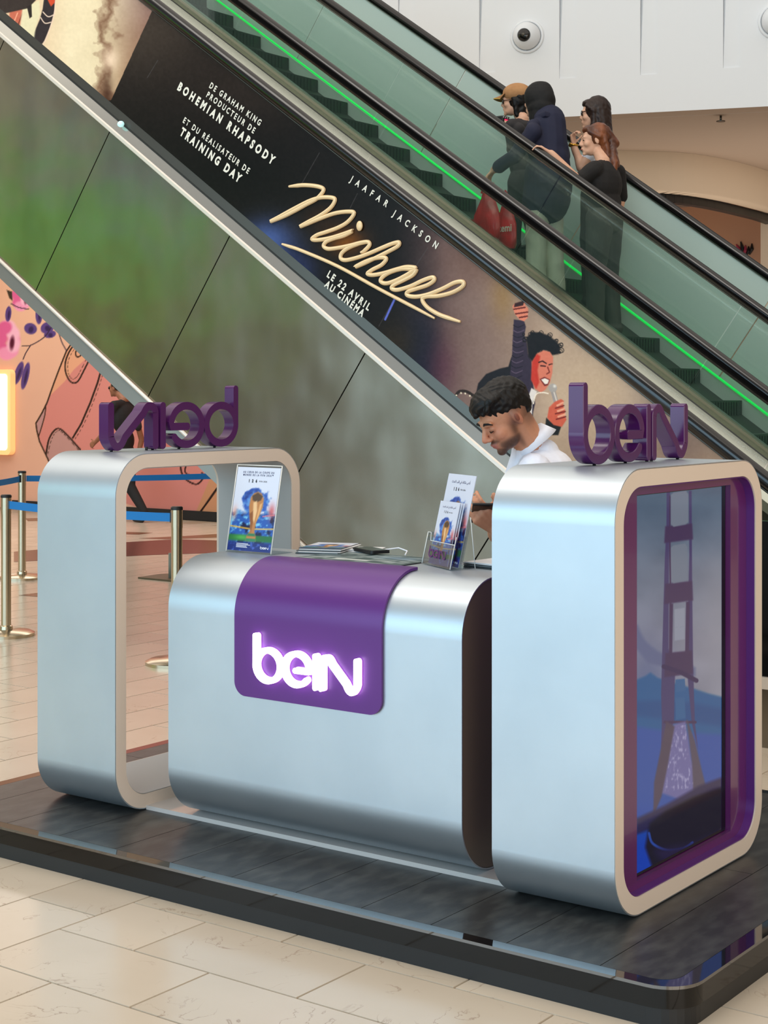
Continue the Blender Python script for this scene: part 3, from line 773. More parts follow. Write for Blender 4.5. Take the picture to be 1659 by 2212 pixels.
# film poster on the near balustrade --------------------------------
def poster_art(G, u, v):
    x, y = to_px(G)
    P = Paint(x, y, (17, 12, 10))
    nz = fbm(x, y, 80, 11); n2 = fbm(x, y, 5, 12, 2)
    P.blob(300, 60, 190, 130, (62, 52, 44), 1, .9); P.blob(560, 190, 160, 80, (44, 34, 28), 1, .7)
    P.blob(520, 380, 120, 70, (10, 7, 6), 1, .9)
    P.blob(578, 520, 62, 48, (70, 92, 150), 1, .95); P.blob(640, 585, 50, 50, (44, 60, 120), 1, .6)
    P.blob(745, 520, 42, 30, (128, 72, 14), 1, .85); P.blob(690, 470, 40, 30, (60, 34, 12), 1, .5)
    t = np.clip((x - 870) / 330, 0, 1); a = t * np.clip(.55 + .45*t, 0, 1)
    right = np.array((78, 56, 58.))*(1-t[..., None]) + np.array((176, 148, 124.))*t[..., None]
    right += ((nz - .5)[..., None]) * 34
    P.mixa(np.clip((x - 850) / 120, 0, 1), (0, 0, 0)); m = np.clip((x - 850) / 110, 0, 1)[..., None]; P.c = P.c*(1-m) + right*m
    P.blob(905, 770, 48, 105, (18, 20, 40), 1.3, .97); P.blob(955, 790, 34, 60, (78, 34, 52), 1, .6); P.blob(855, 740, 50, 50, (44, 32, 14), 1, .7)
    P.blob(1085, 640, 28, 62, (150, 112, 50), 1, .6); P.blob(1040, 560, 70, 60, (100, 66, 52), 1, .5)
    P.blob(1040, 730, 60, 110, (138, 112, 104), 1, .5); P.blob(1280, 850, 110, 90, (208, 178, 146), 1, .7); P.blob(1420, 880, 60, 60, (150, 128, 112), 1, .7)
    P.blob(1470, 960, 80, 60, (120, 98, 88), 1, .8)
    P.mixa(np.clip((x - 1560) / 25, 0, 1), (12, 11, 11))
    P.mixa(np.clip(.16 * (y - (0.80*(x-860)+ 470)) / 200, 0, .0), (0, 0, 0))
    # vertical hairlines of the vinyl sheets
    for q in ([(341, 130), (318, 168)], [(690, 330), (650, 400)], [(772, 418), (756, 450)], [(924, 535), (898, 575)], [(855, 640), (818, 705)]): P.line(q, .5, (70, 66, 66))
    P.line([(853, 645), (832, 690)], 2.2, (92, 104, 190))
    # singer with a raised fist
    P.fill([(1028, 850), (1033, 828), (1050, 808), (1080, 796), (1098, 792), (1105, 770), (1150, 830), (1152, 935), (1020, 890)], (26, 22, 26), 1)
    P.line(smooth([(984, 856), (992, 846), (1008, 846), (1026, 857)]), 3.2, (44, 32, 26))
    for q in ((986, 854), (996, 849), (1005, 850), (1015, 855), (1024, 860)): P.ell(q[0], q[1], 2.2, 2.2, 0, (240, 222, 190), .4)
    P.fill([(1110, 690), (1132, 693), (1136, 706), (1133, 724), (1138, 742), (1140, 764), (1148, 780), (1150, 812), (1156, 872), (1148, 905), (1122, 860), (1098, 846), (1102, 806), (1106, 770), (1108, 724)], (50, 38, 54), 1)
    for k in range(13):
        y0 = 702 + 11*k; x0 = 1109 - .5*k; P.line(smooth([(x0, y0), (x0+10, y0+5), (x0+24, y0-1 + (k % 3))]), .8, (96, 78, 96) if k % 2 else (22, 16, 26))
    P.fill([(1107, 662), (1112, 655), (1128, 651), (1133, 650), (1135, 660), (1141, 666), (1140, 686), (1132, 694), (1122, 690), (1112, 678)], (222, 128, 100), 1)
    for q in ([(1110, 668), (1134, 664)], [(1114, 678), (1140, 674)], [(1122, 686), (1139, 683)]): P.line(q, 1.6, (96, 30, 24))
    P.fill([(1112, 655), (1133, 649), (1130, 660), (1110, 664)], (52, 24, 22), 1)
    hair = [(1138, 730), (1150, 718), (1168, 720), (1186, 726), (1200, 738), (1209, 748), (1206, 764), (1193, 766), (1184, 757), (1172, 755), (1160, 762), (1150, 780), (1142, 770)]
    P.fill(hair, (18, 12, 12), 2)
    for k in range(34):
        q = hair[(k*5) % 11]; r = 2.5 + (k*7 % 5)*.7; cx_, cy_ = q[0] + (k*37 % 15 - 7), q[1] + (k*53 % 15 - 8)
        P.line(arc_px(cx_, cy_, r), .7, (14, 9, 9))
    P.fill([(1150, 782), (1160, 764), (1174, 757), (1188, 760), (1195, 772), (1194, 790), (1193, 806), (1188, 826), (1178, 842), (1168, 848), (1156, 840), (1148, 820)], (214, 118, 92), 1)
    P.fill([(1150, 782), (1160, 766), (1166, 770), (1160, 800), (1164, 826), (1158, 838), (1148, 820)], (196, 52, 36), 2)
    P.line([(1164, 783), (1172, 780), (1180, 785)], 1.4, (40, 14, 12)); P.line([(1186, 788), (1193, 786)], 1.2, (40, 14, 12))
    P.line([(1168, 790), (1178, 791)], 1.5, (60, 20, 18)); P.line([(1183, 793), (1187, 804), (1181, 808)], 1.3, (120, 40, 30))
    P.fill([(1166, 819), (1176, 814), (1188, 820), (1184, 832), (1176, 834)], (110, 26, 24), 1); P.fill([(1169, 820), (1177, 817), (1186, 821), (1183, 829), (1177, 830)], (240, 225, 210))
    P.fill([(1148, 838), (1160, 846), (1150, 870), (1149, 900), (1160, 916), (1150, 925), (1138, 900), (1140, 860)], (226, 214, 204), 1)
    P.line(smooth([(1152, 872), (1158, 852), (1172, 848), (1184, 850)]), 1.2, (246, 228, 205))
    P.line([(1195, 846), (1211, 905)], 5.2, (158, 146, 140)); P.line([(1197, 848), (1212, 900)], 1.5, (214, 200, 186))
    P.ell(1194, 838, 10, 10, 0, (168, 158, 150)); P.ell(1198, 834, 5, 5, 0, (228, 218, 206), .8)
    P.fill([(1186, 880), (1198, 868), (1212, 862), (1218, 866), (1216, 876), (1221, 886), (1219, 897), (1224, 906), (1214, 922), (1196, 922), (1182, 902)], (206, 92, 66), 1)
    for q in ([(1200, 882), (1218, 876)], [(1200, 894), (1221, 889)], [(1202, 906), (1222, 900)]): P.line(q, 1.5, (120, 30, 22))
    for q in ([(1204, 876), (1216, 870)], [(1205, 888), (1218, 883)], [(1206, 900), (1220, 895)]): P.line(q, 2.2, (236, 160, 128))
    P.fill([(1180, 902), (1196, 918), (1212, 922), (1206, 940), (1190, 940), (1178, 918)], (26, 22, 18), 1)
    # older sheet at the upper left: sand colours, smoke, a boot and cloth
    L = [(330, 20), (240, 216), (150, 240), (-60, 120), (-60, -260), (300, -260), (352, -30)]
    m = inpoly(x, y, L); t = np.clip((y + 20) / 230, 0, 1)[..., None]; uu = np.clip((x - 210) / 110, 0, 1)[..., None]
    base = np.array((226, 206, 168.))*(1-uu) + (np.array((146, 118, 110.))*(1-t) + np.array((112, 62, 34.))*t)*uu
    base = base + (nz - .5)[..., None]*26; warm = np.clip((150 - x)/90, 0, 1)[..., None]; base = base*(1-warm*.6) + np.array((222, 178, 140.))*warm*.6
    P.c = np.where(m[..., None], base, P.c)
    edge = fbm(x, y, 26, 21, 4); q = (x - 214 - (edge - .5)*70); mm = m & (q > -6) & (q < 34)
    P.mixa(np.where(mm, np.clip(1 - np.abs(q - 12)/22, 0, 1)*.75, 0), (104, 66, 46))
    P.mixa(np.where(m, .9*np.exp(-((x-238)/17)**2 - ((y-128)/24)**2), 0), (236, 206, 176))
    P.mixa(np.where(m, .8*np.clip((y-140)/60, 0, 1)*np.exp(-((x-232)/12)**2), 0), (62, 34, 22))
    P.fill([(96, -10), (120, -10), (118, 22), (108, 60), (96, 88), (84, 104), (70, 98), (72, 74), (86, 42), (92, 20)], (50, 42, 44), 1)
    P.line(smooth([(93, 26), (104, 36), (116, 32)]), 1.1, (226, 198, 176)); P.line(smooth([(88, 38), (97, 50), (110, 48)]), 1.1, (226, 198, 176))
    P.line(smooth([(120, -8), (117, 30), (106, 66), (92, 98), (82, 104)]), 1.1, (232, 200, 176))
    P.fill([(98, -12), (120, -12), (118, 6), (110, 14), (104, 2)], (206, 74, 44), 1)
    P.fill([(22, 22), (50, 18), (44, 60), (34, 78), (20, 60)], (196, 104, 80), 2); P.line([(48, 30), (32, 72)], 1.2, (120, 56, 40)); P.line([(38, 28), (26, 58)], 1.2, (236, 160, 128))
    P.fill([(50, 16), (84, 2), (86, 30), (76, 60), (70, 100), (40, 84)], (226, 212, 172), 2)
    P.fill([(-10, -20), (76, -20), (78, 0), (60, 18), (2, 31), (-10, 20)], (56, 46, 42), 1); P.fill([(58, 14), (68, 10), (69, 36), (64, 40)], (44, 36, 34))
    P.c += (n2 - .5)[..., None] * 9
    return P.c
def arc_px(cx_, cy_, r, n=8): return [(cx_ + r*math.cos(2*PI*i/n), cy_ + r*math.sin(2*PI*i/n)) for i in range(n+1)]
M_POSTER = art_mat('poster_print', rough=0.30, spec=0.15)
cT = cA0 - .035
poster = painted('poster', inc(-6.3, YA0-.003, -.234), inc(XB, YA0-.003, -.234), inc(XB, YA0-.003, cT), inc(-6.3, YA0-.003, cT), 1700, 215, poster_art, M_POSTER, escA)
poster['label'] = 'dark film poster printed along the glass, with gold title and a singer raising a fist'
MB().prism([inc(-6.3, YA0, -.234), inc(XB, YA0, -.234), inc(XB, YA0, cT), inc(-6.3, YA0, cT)], (0, .010, 0)).build('balustrade_glass', M_BLACK, escA)
M_TXT = mat('poster_text', (226, 222, 208), 0.5)
M_GOLD = mat('gold_title', (236, 206, 160), 0.35, 0.1)
VD = (math.sin(math.atan(S)), 0, math.cos(math.atan(S)))
def ptext(txt, a, b, capm, bold=0.028):
    A = atY(*a, YA0); B = atY(*b, YA0); text_mesh('poster_lettering', txt, A, B, VD, capm, M_TXT, poster, bold=bold, lift=(0, -.006, 0))
ptext('DE GRAHAM KING', (453, 189), (562, 272), .030); ptext('PRODUCTEUR DE', (446.6, 209), (549, 289), .030)
ptext('BOHEMIAN RHAPSODY', (384, 193), (590, 356.5), .042, .048)
ptext('ET DU RÉALISATEUR DE', (396, 264), (537, 376), .030); ptext('TRAINING DAY', (389, 290), (518, 395.6), .042, .048)
ptext('JAAFAR', (756, 391), (836, 448), .031); ptext('JACKSON', (848, 465), (943, 538), .031); ptext('LE 22 AVRIL', (707, 597), (797, 671.5), .034, .04); ptext('AU CINÉMA', (701.6, 617.5), (784, 685), .034, .04)
TT = [(655,652),(690,648),(735,645),(790,650),(825,662),(822,682),(790,715),(740,742),(690,770),(630,800),(565,825),(600,806),(680,762),(760,722),(820,706),(872,708),(884,722),(862,758),(810,796),(750,828),(712,850),(740,840),(800,815),(880,786),(945,777),(980,784),(950,826),(900,856),(840,878),(795,893),(770,914),(800,918),(860,908),(920,890),(972,872),(930,896),(880,910),(842,926),(828,948),(850,962),(900,957),(960,945),(1010,932),(1048,928),(1056,944),(1030,972),(1012,980)]
T2 = [(1048,930),(1000,938),(950,958),(918,984),(914,1010),(940,1018),(1000,1004),(1060,982),(1120,956),(1170,936),(1202,930),(1198,948),(1150,975),(1090,1005),(1030,1034),(985,1052),(1030,1028),(1080,1010),(1125,1005),(1140,1014),(1116,1042),(1070,1066),(1046,1086),(1075,1092),(1130,1082),(1190,1064),(1240,1052),(1284,1056),(1270,1062),(1215,1062),(1160,1078),(1122,1102),(1112,1124),(1140,1134),(1190,1118),(1240,1092),(1288,1064),(1272,1092),(1225,1118),(1180,1140),(1166,1158),(1195,1166),(1260,1148),(1320,1120),(1368,1104),(1378,1118),(1345,1142),(1290,1160),(1246,1176),(1246,1194),(1290,1200),(1350,1188),(1420,1160),(1480,1130),(1520,1126),(1520,1148),(1470,1178),(1400,1196),(1336,1200),(1320,1218),(1345,1254),(1400,1288),(1455,1308),(1508,1325)]
T3 = [(620,938),(650,948),(720,972),(900,1050),(1100,1160),(1300,1265),(1380,1308)]
for T, r in ((TT, .0108), (T2, .0108), (T3, .009)):
    pts = [atY(340 + a/2.304, 120 + b/2.304, YA0 - .008) for a, b in smooth(T, 5)]
    n_ = len(pts); MB().tube(pts, [r*(.55 + .45*min(1, i/6, (n_-1-i)/6)) for i in range(n_)], 8).build('title_stroke', M_GOLD, poster)
MB().ball(atY(340+1006/2.304, 120+848/2.304, YA0-.012), (.020, .010, .026), 10, 8).build('title_dot', M_GOLD, poster)

# ---- far escalator
strip(MB(), XT, -.4, [(YB0-.22, -1.9), (YB0-.22, -.66), (YB0-.20, -.60)]).build('side_cladding', M_OLIVE, escB)
strip(MB(), XT, -.4, [(YB0-.20, -.60), (YB0-.16, -.54), (YB0-.14, -.510)]).build('cladding_bevel', M_STEELP, escB)
strip(MB(), XT, -.4, [(YB0-.14, -.510), (YB0-.09, -.445)]).build('glowing_deck_band', M_DECKGLOW, escB)  # emission stands in for the bright reflection on this deck metal
strip(MB(), XT, -.4, [(YB0-.09, -.445), (YB0-.03, -.392)]).build('deck_band', M_STEELP, escB)
strip(MB(), XT, -.4, [(YB0-.035, -.397), (YB0-.03, -.386)]).build('black_joint', M_BLACKM, escB)
strip(MB(), XT, -.4, [(YB0-.03, -.386), (YB0+.04, -.338), (YB0+.10, -.345), (YB0+.12, -.40), (YB0+.12, -1.0)]).build('skirt', M_OLIVE, escB)
strip(MB(), XT, -.4, [(YB1-.08, -1.0), (YB1-.08, -.50)]).build('skirt', M_SKIRT, escB)
MB().tube([inc(XT, YB1-.085, -.483), inc(-.6, YB1-.085, -.483)], .010, 6).build('green_light_line', M_LED, escB)
panes(YB0, -.34, cB0-.03, XT, -.6, 1.31, M_GLASS2, escB, .45)
panes(YB1, -.50, cB1-.03, XT, -.6, 1.31, M_TEAL, escB, .1)
st = MB().hexa([(-.34, YB0+.13, -.30), (0, YB0+.13, -.30), (0, YB1-.09, -.30), (-.34, YB1-.09, -.30),
                (-.34, YB0+.13, 0), (0, YB0+.13, 0), (0, YB1-.09, 0), (-.34, YB1-.09, 0)])
for k in range(22):                                  # riser grooves
    y = YB0+.15 + k*.0435
    st.box((0, y, -.22), (.006, y+.022, -.012))
o0 = st.build('step', M_STEP); me_s = o0.data; bpy.data.objects.remove(o0)
STEPS = []
for i in range(-9, 15):
    X = -5.206 + .32*i; Z = 3.163 - .32*S*i
    o = bpy.data.objects.new('step', me_s); COL.objects.link(o); o.location = (X, 0, Z); adopt(o, escB); STEPS.append((X, Z))
MB().prism([(x, YB0-.20, z) for x, z in [(XT, -.62-S*XT), (XT, -1.7-S*XT), (-2.2, FL), (-.2, FL), (-.2, .05), (-.9, -.62+S*.9)]], (0, 1.40, 0)).build('truss', M_BLACKM, escB)

# ================================================================ BACKGROUND WALLS
def mural(G, u, v):
    x, y = to_px(G)
    P = Paint(x, y, (224, 172, 144))
    nz = fbm(x, y, 120, 31); P.c += (nz[..., None] - .5) * 12
    P.blob(60, 640, 120, 140, (236, 184, 148), 1, .7)
    Z5 = lambda L: [(a/5.027, 560 + b/5.027) for a, b in L]
    outline = Z5([(800,880),(720,1000),(640,1200),(580,1360),(510,1560),(450,1680),(390,1780),(400,1860),(430,1980),(520,2170),(620,2420)])
    P.fill(outline + [(470, 1150), (470, 560), (250, 560)], (208, 130, 118), 0)
    P.fill(Z5([(800,880),(720,1000),(640,1200),(560,1400),(545,1480),(700,1330),(800,1200),(1000,1020),(900,880)]), (222, 158, 122), 0)
    P.fill(Z5([(395,1790),(500,1570),(480,1720),(440,1860),(415,1900)]), (184, 136, 130))
    P.fill(Z5([(500,2130),(540,1960),(590,1870),(650,1845),(740,1920),(870,2065),(1000,2180),(1000,2400),(620,2420)]), (186, 138, 128))
    P.line(outline, 1.6, (52, 34, 22))
    P.line(smooth(Z5([(500,1570),(485,1700),(440,1860),(420,1920)])), 1.2, (60, 38, 26))
    P.line(smooth(Z5([(830,900),(760,990),(712,1110),(712,1220),(750,1310),(800,1345),(850,1320),(900,1230),(985,1060)])), 1.7, (46, 28, 20))
    P.line(smooth(Z5([(870,930),(825,1000),(830,1055),(870,1050),(910,985)])), 1.5, (46, 28, 20))
    P.line(Z5([(1105,1180),(1060,1340),(980,1560),(880,1790),(790,1940)]), 2.0, (46, 28, 20))
    P.line(smooth(Z5([(500,2120),(530,1960),(590,1860),(650,1842),(740,1920),(870,2065)])), 1.8, (46, 28, 20))
    dash = lambda L, n: [P.line([L[i], L[i+1]], .7, (60, 38, 28)) for i in range(0, len(L)-1, 2)]
    dash(smooth(Z5([(860,930),(790,1000),(740,1110),(738,1220),(765,1285),(800,1300),(840,1270),(880,1200),(950,1060)]), 5), 0)
    dash(smooth(Z5([(1130,1190),(1085,1350),(1005,1570),(905,1800),(810,1960)]), 8), 0)
    dash(smooth(Z5([(520,2110),(555,1970),(600,1885),(650,1865),(730,1935),(850,2070)]), 5), 0)
    # seen through the portal frame
    P.fill([(455, 1030), (500, 1000), (500, 1125), (415, 1125)], (196, 138, 100)); P.line([(474, 1048), (430, 1110)], 2.2, (34, 18, 14))
    P.line(smooth([(390, 1000), (392, 1020), (402, 1036), (425, 1046), (440, 1030), (436, 1022)]), 1.8, (44, 20, 18)); P.line(smooth([(402, 1004), (400, 1020), (412, 1028)]), 1.6, (44, 20, 18))
    # flowers and leaves
    for cx_, cy_, s in ((22, 735, 1.0), (52, 640, .75)):
        for k in range(9):
            a = k * 2.4; P.ell(cx_ + 14*s*math.cos(a) - 6, cy_ + 30*s*math.sin(a), 17*s, 20*s, a, [(240, 150, 182), (222, 96, 146), (246, 182, 200)][k % 3], .35)
        P.ell(cx_+4, cy_+6, 7*s, 20*s, .1, (84, 20, 44), .6)
    for cx_, cy_, rx, ry, an in ((18, 678, 7, 18, .1), (84, 680, 8, 22, .0), (66, 710, 15, 13, .3), (102, 708, 16, 13, -.5), (108, 722, 14, 9, -.2), (40, 806, 9, 28, .32), (55, 812, 8, 32, .22), (92, 668, 9, 7, 0)):
        P.ell(cx_, cy_, rx, ry, an, (88, 64, 124), .15); P.ell(cx_+1, cy_+2, rx*.45, ry*.7, an, (52, 34, 78), .5)
    for L in ([(48, 747), (66, 746), (96, 728), (118, 702), (134, 740), (144, 758)], [(66, 746), (56, 762), (50, 776)], [(24, 656), (40, 664), (62, 668)]): P.line(smooth(L), 1.1, (50, 34, 52))
    P.fill([(14, 626), (26, 630), (27, 650), (20, 644)], (60, 52, 40))
    return P.c
M_MURAL = art_mat('mural_print', rough=0.5, spec=0.2)
YW = 10.22
hoard = painted('wall_back', (-15.2, YW, FL), (-8.4, YW, FL), (-8.4, YW, 4.05), (-15.2, YW, 4.05), 560, 330, mural, M_MURAL)
structure(hoard)
b = structure(MB().box((-15.2, YW+.002, FL), (-8.4, YW+.2, 4.1)).build('wall_back_core', mat('plaster_core', (180, 150, 130), .8)))
structure(MB().box((-14.28, YW-.03, FL), (-8.4, YW-.002, FL+.11)).build('baseboard_back', M_BLACKM))
structure(MB().box((-24, YW+.2, FL), (-8.4, YW+.4, 8)).build('wall_far', mat('beige_plaster', (196, 168, 142), .8)))
# light box left of the mural
lb = thing('light_box', 'glowing white wall light box left of the flower mural', 'light panel', (-14.9, YW-.06, .6))
fr = rrect(-15.6, -14.24, .60, 1.72, .07, 6)
MB().prism([(x, YW-.09, z) for x, z in fr], (0, .085, 0)).build('frame', mat('warm_frame', (240, 190, 130), .5, emit=(255, 196, 120), es=.55), lb)
MB().prism([(x, YW-.10, z) for x, z in rrect(-15.55, -14.30, .66, 1.66, .05, 6)], (0, .012, 0)).build('lit_face', mat('lit_face', (255, 250, 240), .5, emit=(255, 246, 228), es=1.5), lb)
bx = structure(MB().box((-20, YW-1.2, FL), (-15.3, YW+.2, 4.05)).build('wall_left_pier', mat('peach_plaster', (226, 172, 136), .7)))

# white gallery front with tapered recesses, set at its own angle
W0 = Vector((-6.17, 10.3, 0)); WD = (Vector((-4.18, 10.99, 0)) - W0).normalized(); WN = Vector((WD.y, -WD.x, 0))
ZB = 4.2
def onwall(px):                      # distance along the gallery front seen at photo column px, height 4.2
    d = ray(px, HOR); n = WN; t = (W0 - CAM).dot(n) / d.dot(n); return (CAM + d*t - W0).dot(WD)
M_WHITE = mat('white_plaster', (226, 229, 232), 0.6, spec=.3)
def wp(s, z, out=0.0): q = W0 + WD*s + WN*out; return (q.x, q.y, z)
gw = MB(); s0, s1 = onwall(560), onwall(1900); zt = 9.0
slots = []
for px, pb in ((1035, 98+60), (1208, 170), (1383, 162), (1562, 147), (860, 60), (1740, 150)):
    a, bq = onwall(px), onwall(px + 36)
    mid_s = W0 + WD*a; dd = ray(px, pb); t = (W0 - CAM).dot(WN)/dd.dot(WN); slots.append((a, bq, (CAM + dd*t).z))
slots.sort(); cur = s0
for a, bq, zb in slots:
    gw.add([wp(cur, ZB), wp(a, ZB), wp(a, zt), wp(cur, zt)], [(0,1,2,3)])
    gw.add([wp(a, ZB), wp(bq, ZB), wp(bq, zb), wp(a, zb)], [(0,1,2,3)])
    dep = -.24
    gw.add([wp(a, zb, -.012), wp(bq, zb, -.012), wp(bq, zt, -.012), wp(a, zt, dep)], [(0,1,2,3)])
    gw.add([wp(a, zb), wp(a, zt), wp(a, zt, dep), wp(a, zb, -.012)], [(0,1,2,3)])
    gw.add([wp(a, zb), wp(bq, zb), wp(bq, zb, -.012), wp(a, zb, -.012)], [(0,1,2,3)])
    gw.add([wp(bq, zb), wp(bq, zt), wp(bq, zt, -.012), wp(bq, zb, -.012)], [(0,1,2,3)])
    cur = bq
gw.add([wp(cur, ZB), wp(s1, ZB), wp(s1, zt), wp(cur, zt)], [(0,1,2,3)])
gw.add([wp(s0, ZB, -.3), wp(s1, ZB, -.3), wp(s1, zt, -.3), wp(s0, zt, -.3)], [(0,1,2,3)])
structure(gw.build('wall_gallery', M_WHITE))
def dome(px, py, label, rp):
    d = ray(px, py); t = (W0 - CAM).dot(WN)/d.dot(WN); c = CAM + d*t + WN*.001; R = rp / F_PX * t
    e = thing('dome_camera', label, 'security camera', c)
    rot = WN.to_track_quat('Z', 'Y').to_matrix()
    def lathe(prof, name, m, off=Vector((0,0,0))):
        vs = []; nn = 32; mb = MB()
        for r, h in prof:
            for j in range(nn):
                a = 2*PI*j/nn; vs.append(c + off + rot @ Vector((r*math.cos(a), r*math.sin(a), h)))
        fs = [(i*nn+j, i*nn+(j+1) % nn, (i+1)*nn+(j+1) % nn, (i+1)*nn+j) for i in range(len(prof)-1) for j in range(nn)]
        mb.add(vs, fs, 0, True); mb.add([], []); o = mb.build(name, m, e); return o
    lathe([(R, 0), (R, .010), (R*.96, .018), (R*.86, .020), (R*.84, .012)], 'flange', M_WHITE)
    lathe([(R*.80, .010), (R*.78, .06), (R*.66, .12), (R*.48, .155), (R*.28, .172), (.001, .178)], 'housing', M_WHITE)
    dn = rot @ Vector((0, 0, 0)); side = Vector((0, 0, -1)) * R * .10 + WN * .0
    lathe([(R*.40, .10), (R*.38, .172), (R*.30, .188), (R*.001, .192)], 'lens', M_BLACK, side)
    lathe([(R*.14, .17), (R*.10, .196), (R*.001, .198)], 'lens_glass', M_STEELD, side)
dome(1139, 79, 'white round dome camera with black lens, high on the white wall left of centre', 37)
dome(1678, 46, 'white round dome camera cut off by the right edge of the photo', 40)
# brown ceiling under the gallery, curved beam, opening with dark lintel, shop wall
M_BRN = mat('tan_ceiling', (166, 148, 132), 0.8); M_BEI = mat('beige_plaster2', (200, 182, 160), 0.8); M_ORG = mat('tan_shop_wall', (226, 174, 140), 0.8)
structure(MB().prism([wp(s0, ZB+.001, -.001), wp(s1+1, ZB+.001, -.001), wp(s1+3, ZB+.001, -11), wp(s0-2, ZB+.001, -11)], (0, 0, .1)).build('ceiling', M_BRN))
cv = [atZ(1280, 323, ZB), atZ(1345, 325, ZB), atZ(1477, 330, ZB), atZ(1576, 346, ZB), atZ(1659, 369, ZB), atZ(1720, 392, ZB), atZ(1800, 440, ZB)]
cv = [Vector((a, b, ZB)) for a, b in smooth([(p.x, p.y) for p in cv], 5)]
cvo = [Vector((-14, 14.5, ZB))] + cv
bmv = MB()
for p, q in zip(cvo[:-1], cvo[1:]):
    n_ = Vector((q.y - p.y, p.x - q.x, 0)).normalized() * -.25
    bmv.add([(p.x, p.y, 3.75), (q.x, q.y, 3.75), (q.x, q.y, ZB), (p.x, p.y, ZB), (p.x+n_.x, p.y+n_.y, 3.75), (q.x+n_.x, q.y+n_.y, 3.75)], [(0,1,2,3), (0,1,5,4)], 0, True)
structure(bmv.build('trim_1', M_BEI))
lt = MB()
for p, q in zip(cvo[:-1], cvo[1:]):
    n_ = Vector((q.y - p.y, p.x - q.x, 0)).normalized() * -.30
    lt.hexa([(p.x+n_.x, p.y+n_.y, 3.66), (q.x+n_.x, q.y+n_.y, 3.66), (q.x+n_.x*1.4, q.y+n_.y*1.4, 3.66), (p.x+n_.x*1.4, p.y+n_.y*1.4, 3.66),
             (p.x+n_.x, p.y+n_.y, 3.76), (q.x+n_.x, q.y+n_.y, 3.76), (q.x+n_.x*1.4, q.y+n_.y*1.4, 3.76), (p.x+n_.x*1.4, p.y+n_.y*1.4, 3.76)])
structure(lt.build('trim_2', M_BLACKM))
far = 20.5
structure(MB().box((-24, 18.2, FL), (9, 18.4, 5)).build('wall_shop', M_ORG))
pr_ = atY(1643, 500, 16.4)
structure(MB().box((pr_.x, 16.4, FL), (pr_.x+3, 16.8, 4.1)).build('wall_right_pier', M_BEI))
# little red and black plant drawing on the shop wall
fl = thing('wall_drawing', 'small pink and black flower drawing on the tan shop wall at the right', 'drawing', atY(1612, 545, 18.19))
for k, (a, bb, m_) in enumerate([((1590, 528), (1598, 548), 0), ((1600, 522), (1602, 550), 1), ((1610, 530), (1606, 552), 0), ((1617, 532), (1612, 552), 1), ((1624, 526), (1619, 550), 1)]):
    p, q = atY(*a, 18.17), atY(*bb, 18.17)
    MB().tube([p, (p+q)/2 + Vector((.02, 0, 0)), q], [.008, .028, .01], 6).build('petal', mat('pink_paint', (190, 60, 90), .6) if m_ == 0 else M_BLACKM, fl)
sp = thing('sprinkler', 'small ceiling sprinkler under the tan ceiling at upper right', 'sprinkler', atZ(1557, 252, ZB))
c = atZ(1557, 250, ZB)
MB().tube([c, c - Vector((0, 0, .055))], .012, 8).build('stem', M_STEELD, sp); MB().lathe([(.045, -.06), (.045, -.052)], c, 16).build('plate', M_STEELD, sp) 
# hall side walls and the rear (daylit) glazing frame that stands behind the photographer
structure(MB().box((-24.2, -17, FL), (-24, 16, 9)).build('wall_left', mat('light_plaster', (236, 226, 218), .8)))
structure(MB().box((9, -17, FL), (9.2, 16, 9)).build('wall_right', M_BEI))
structure(MB().box((-24, -17.2, FL), (9, -17, 9)).build('wall_front', M_BEI))

# added glowing panels out of view, coloured to tint the steel panels' reflections
ds = structure(MB().box((-19.2, -14.5, 3.0), (-19.0, -6.5, 5.1)).build('wall_green_tint', mat('green_tint_glow', (10, 60, 10), .5, emit=(70, 200, 0), es=2.0)))
ds = structure(MB().box((-19.2, -14.5, 5.3), (-19.0, -10.5, 6.3)).build('wall_violet_tint', mat('violet_tint_glow', (40, 40, 90), .5, emit=(120, 130, 255), es=1.7)))
structure(MB().box((-19.2, -14.5, 2.72), (-19.0, -5, 2.80)).build('wall_amber_tint', mat('amber_tint_glow', (120, 80, 20), .5, emit=(255, 190, 40), es=5)))
structure(MB().box((-19.3, -16, FL), (-19.0, -4, 2.6)).build('wall_left_tint', mat('brown_tint_wall', (126, 92, 66), .5)))  # unseen wall added to brown the lower reflections in the steel

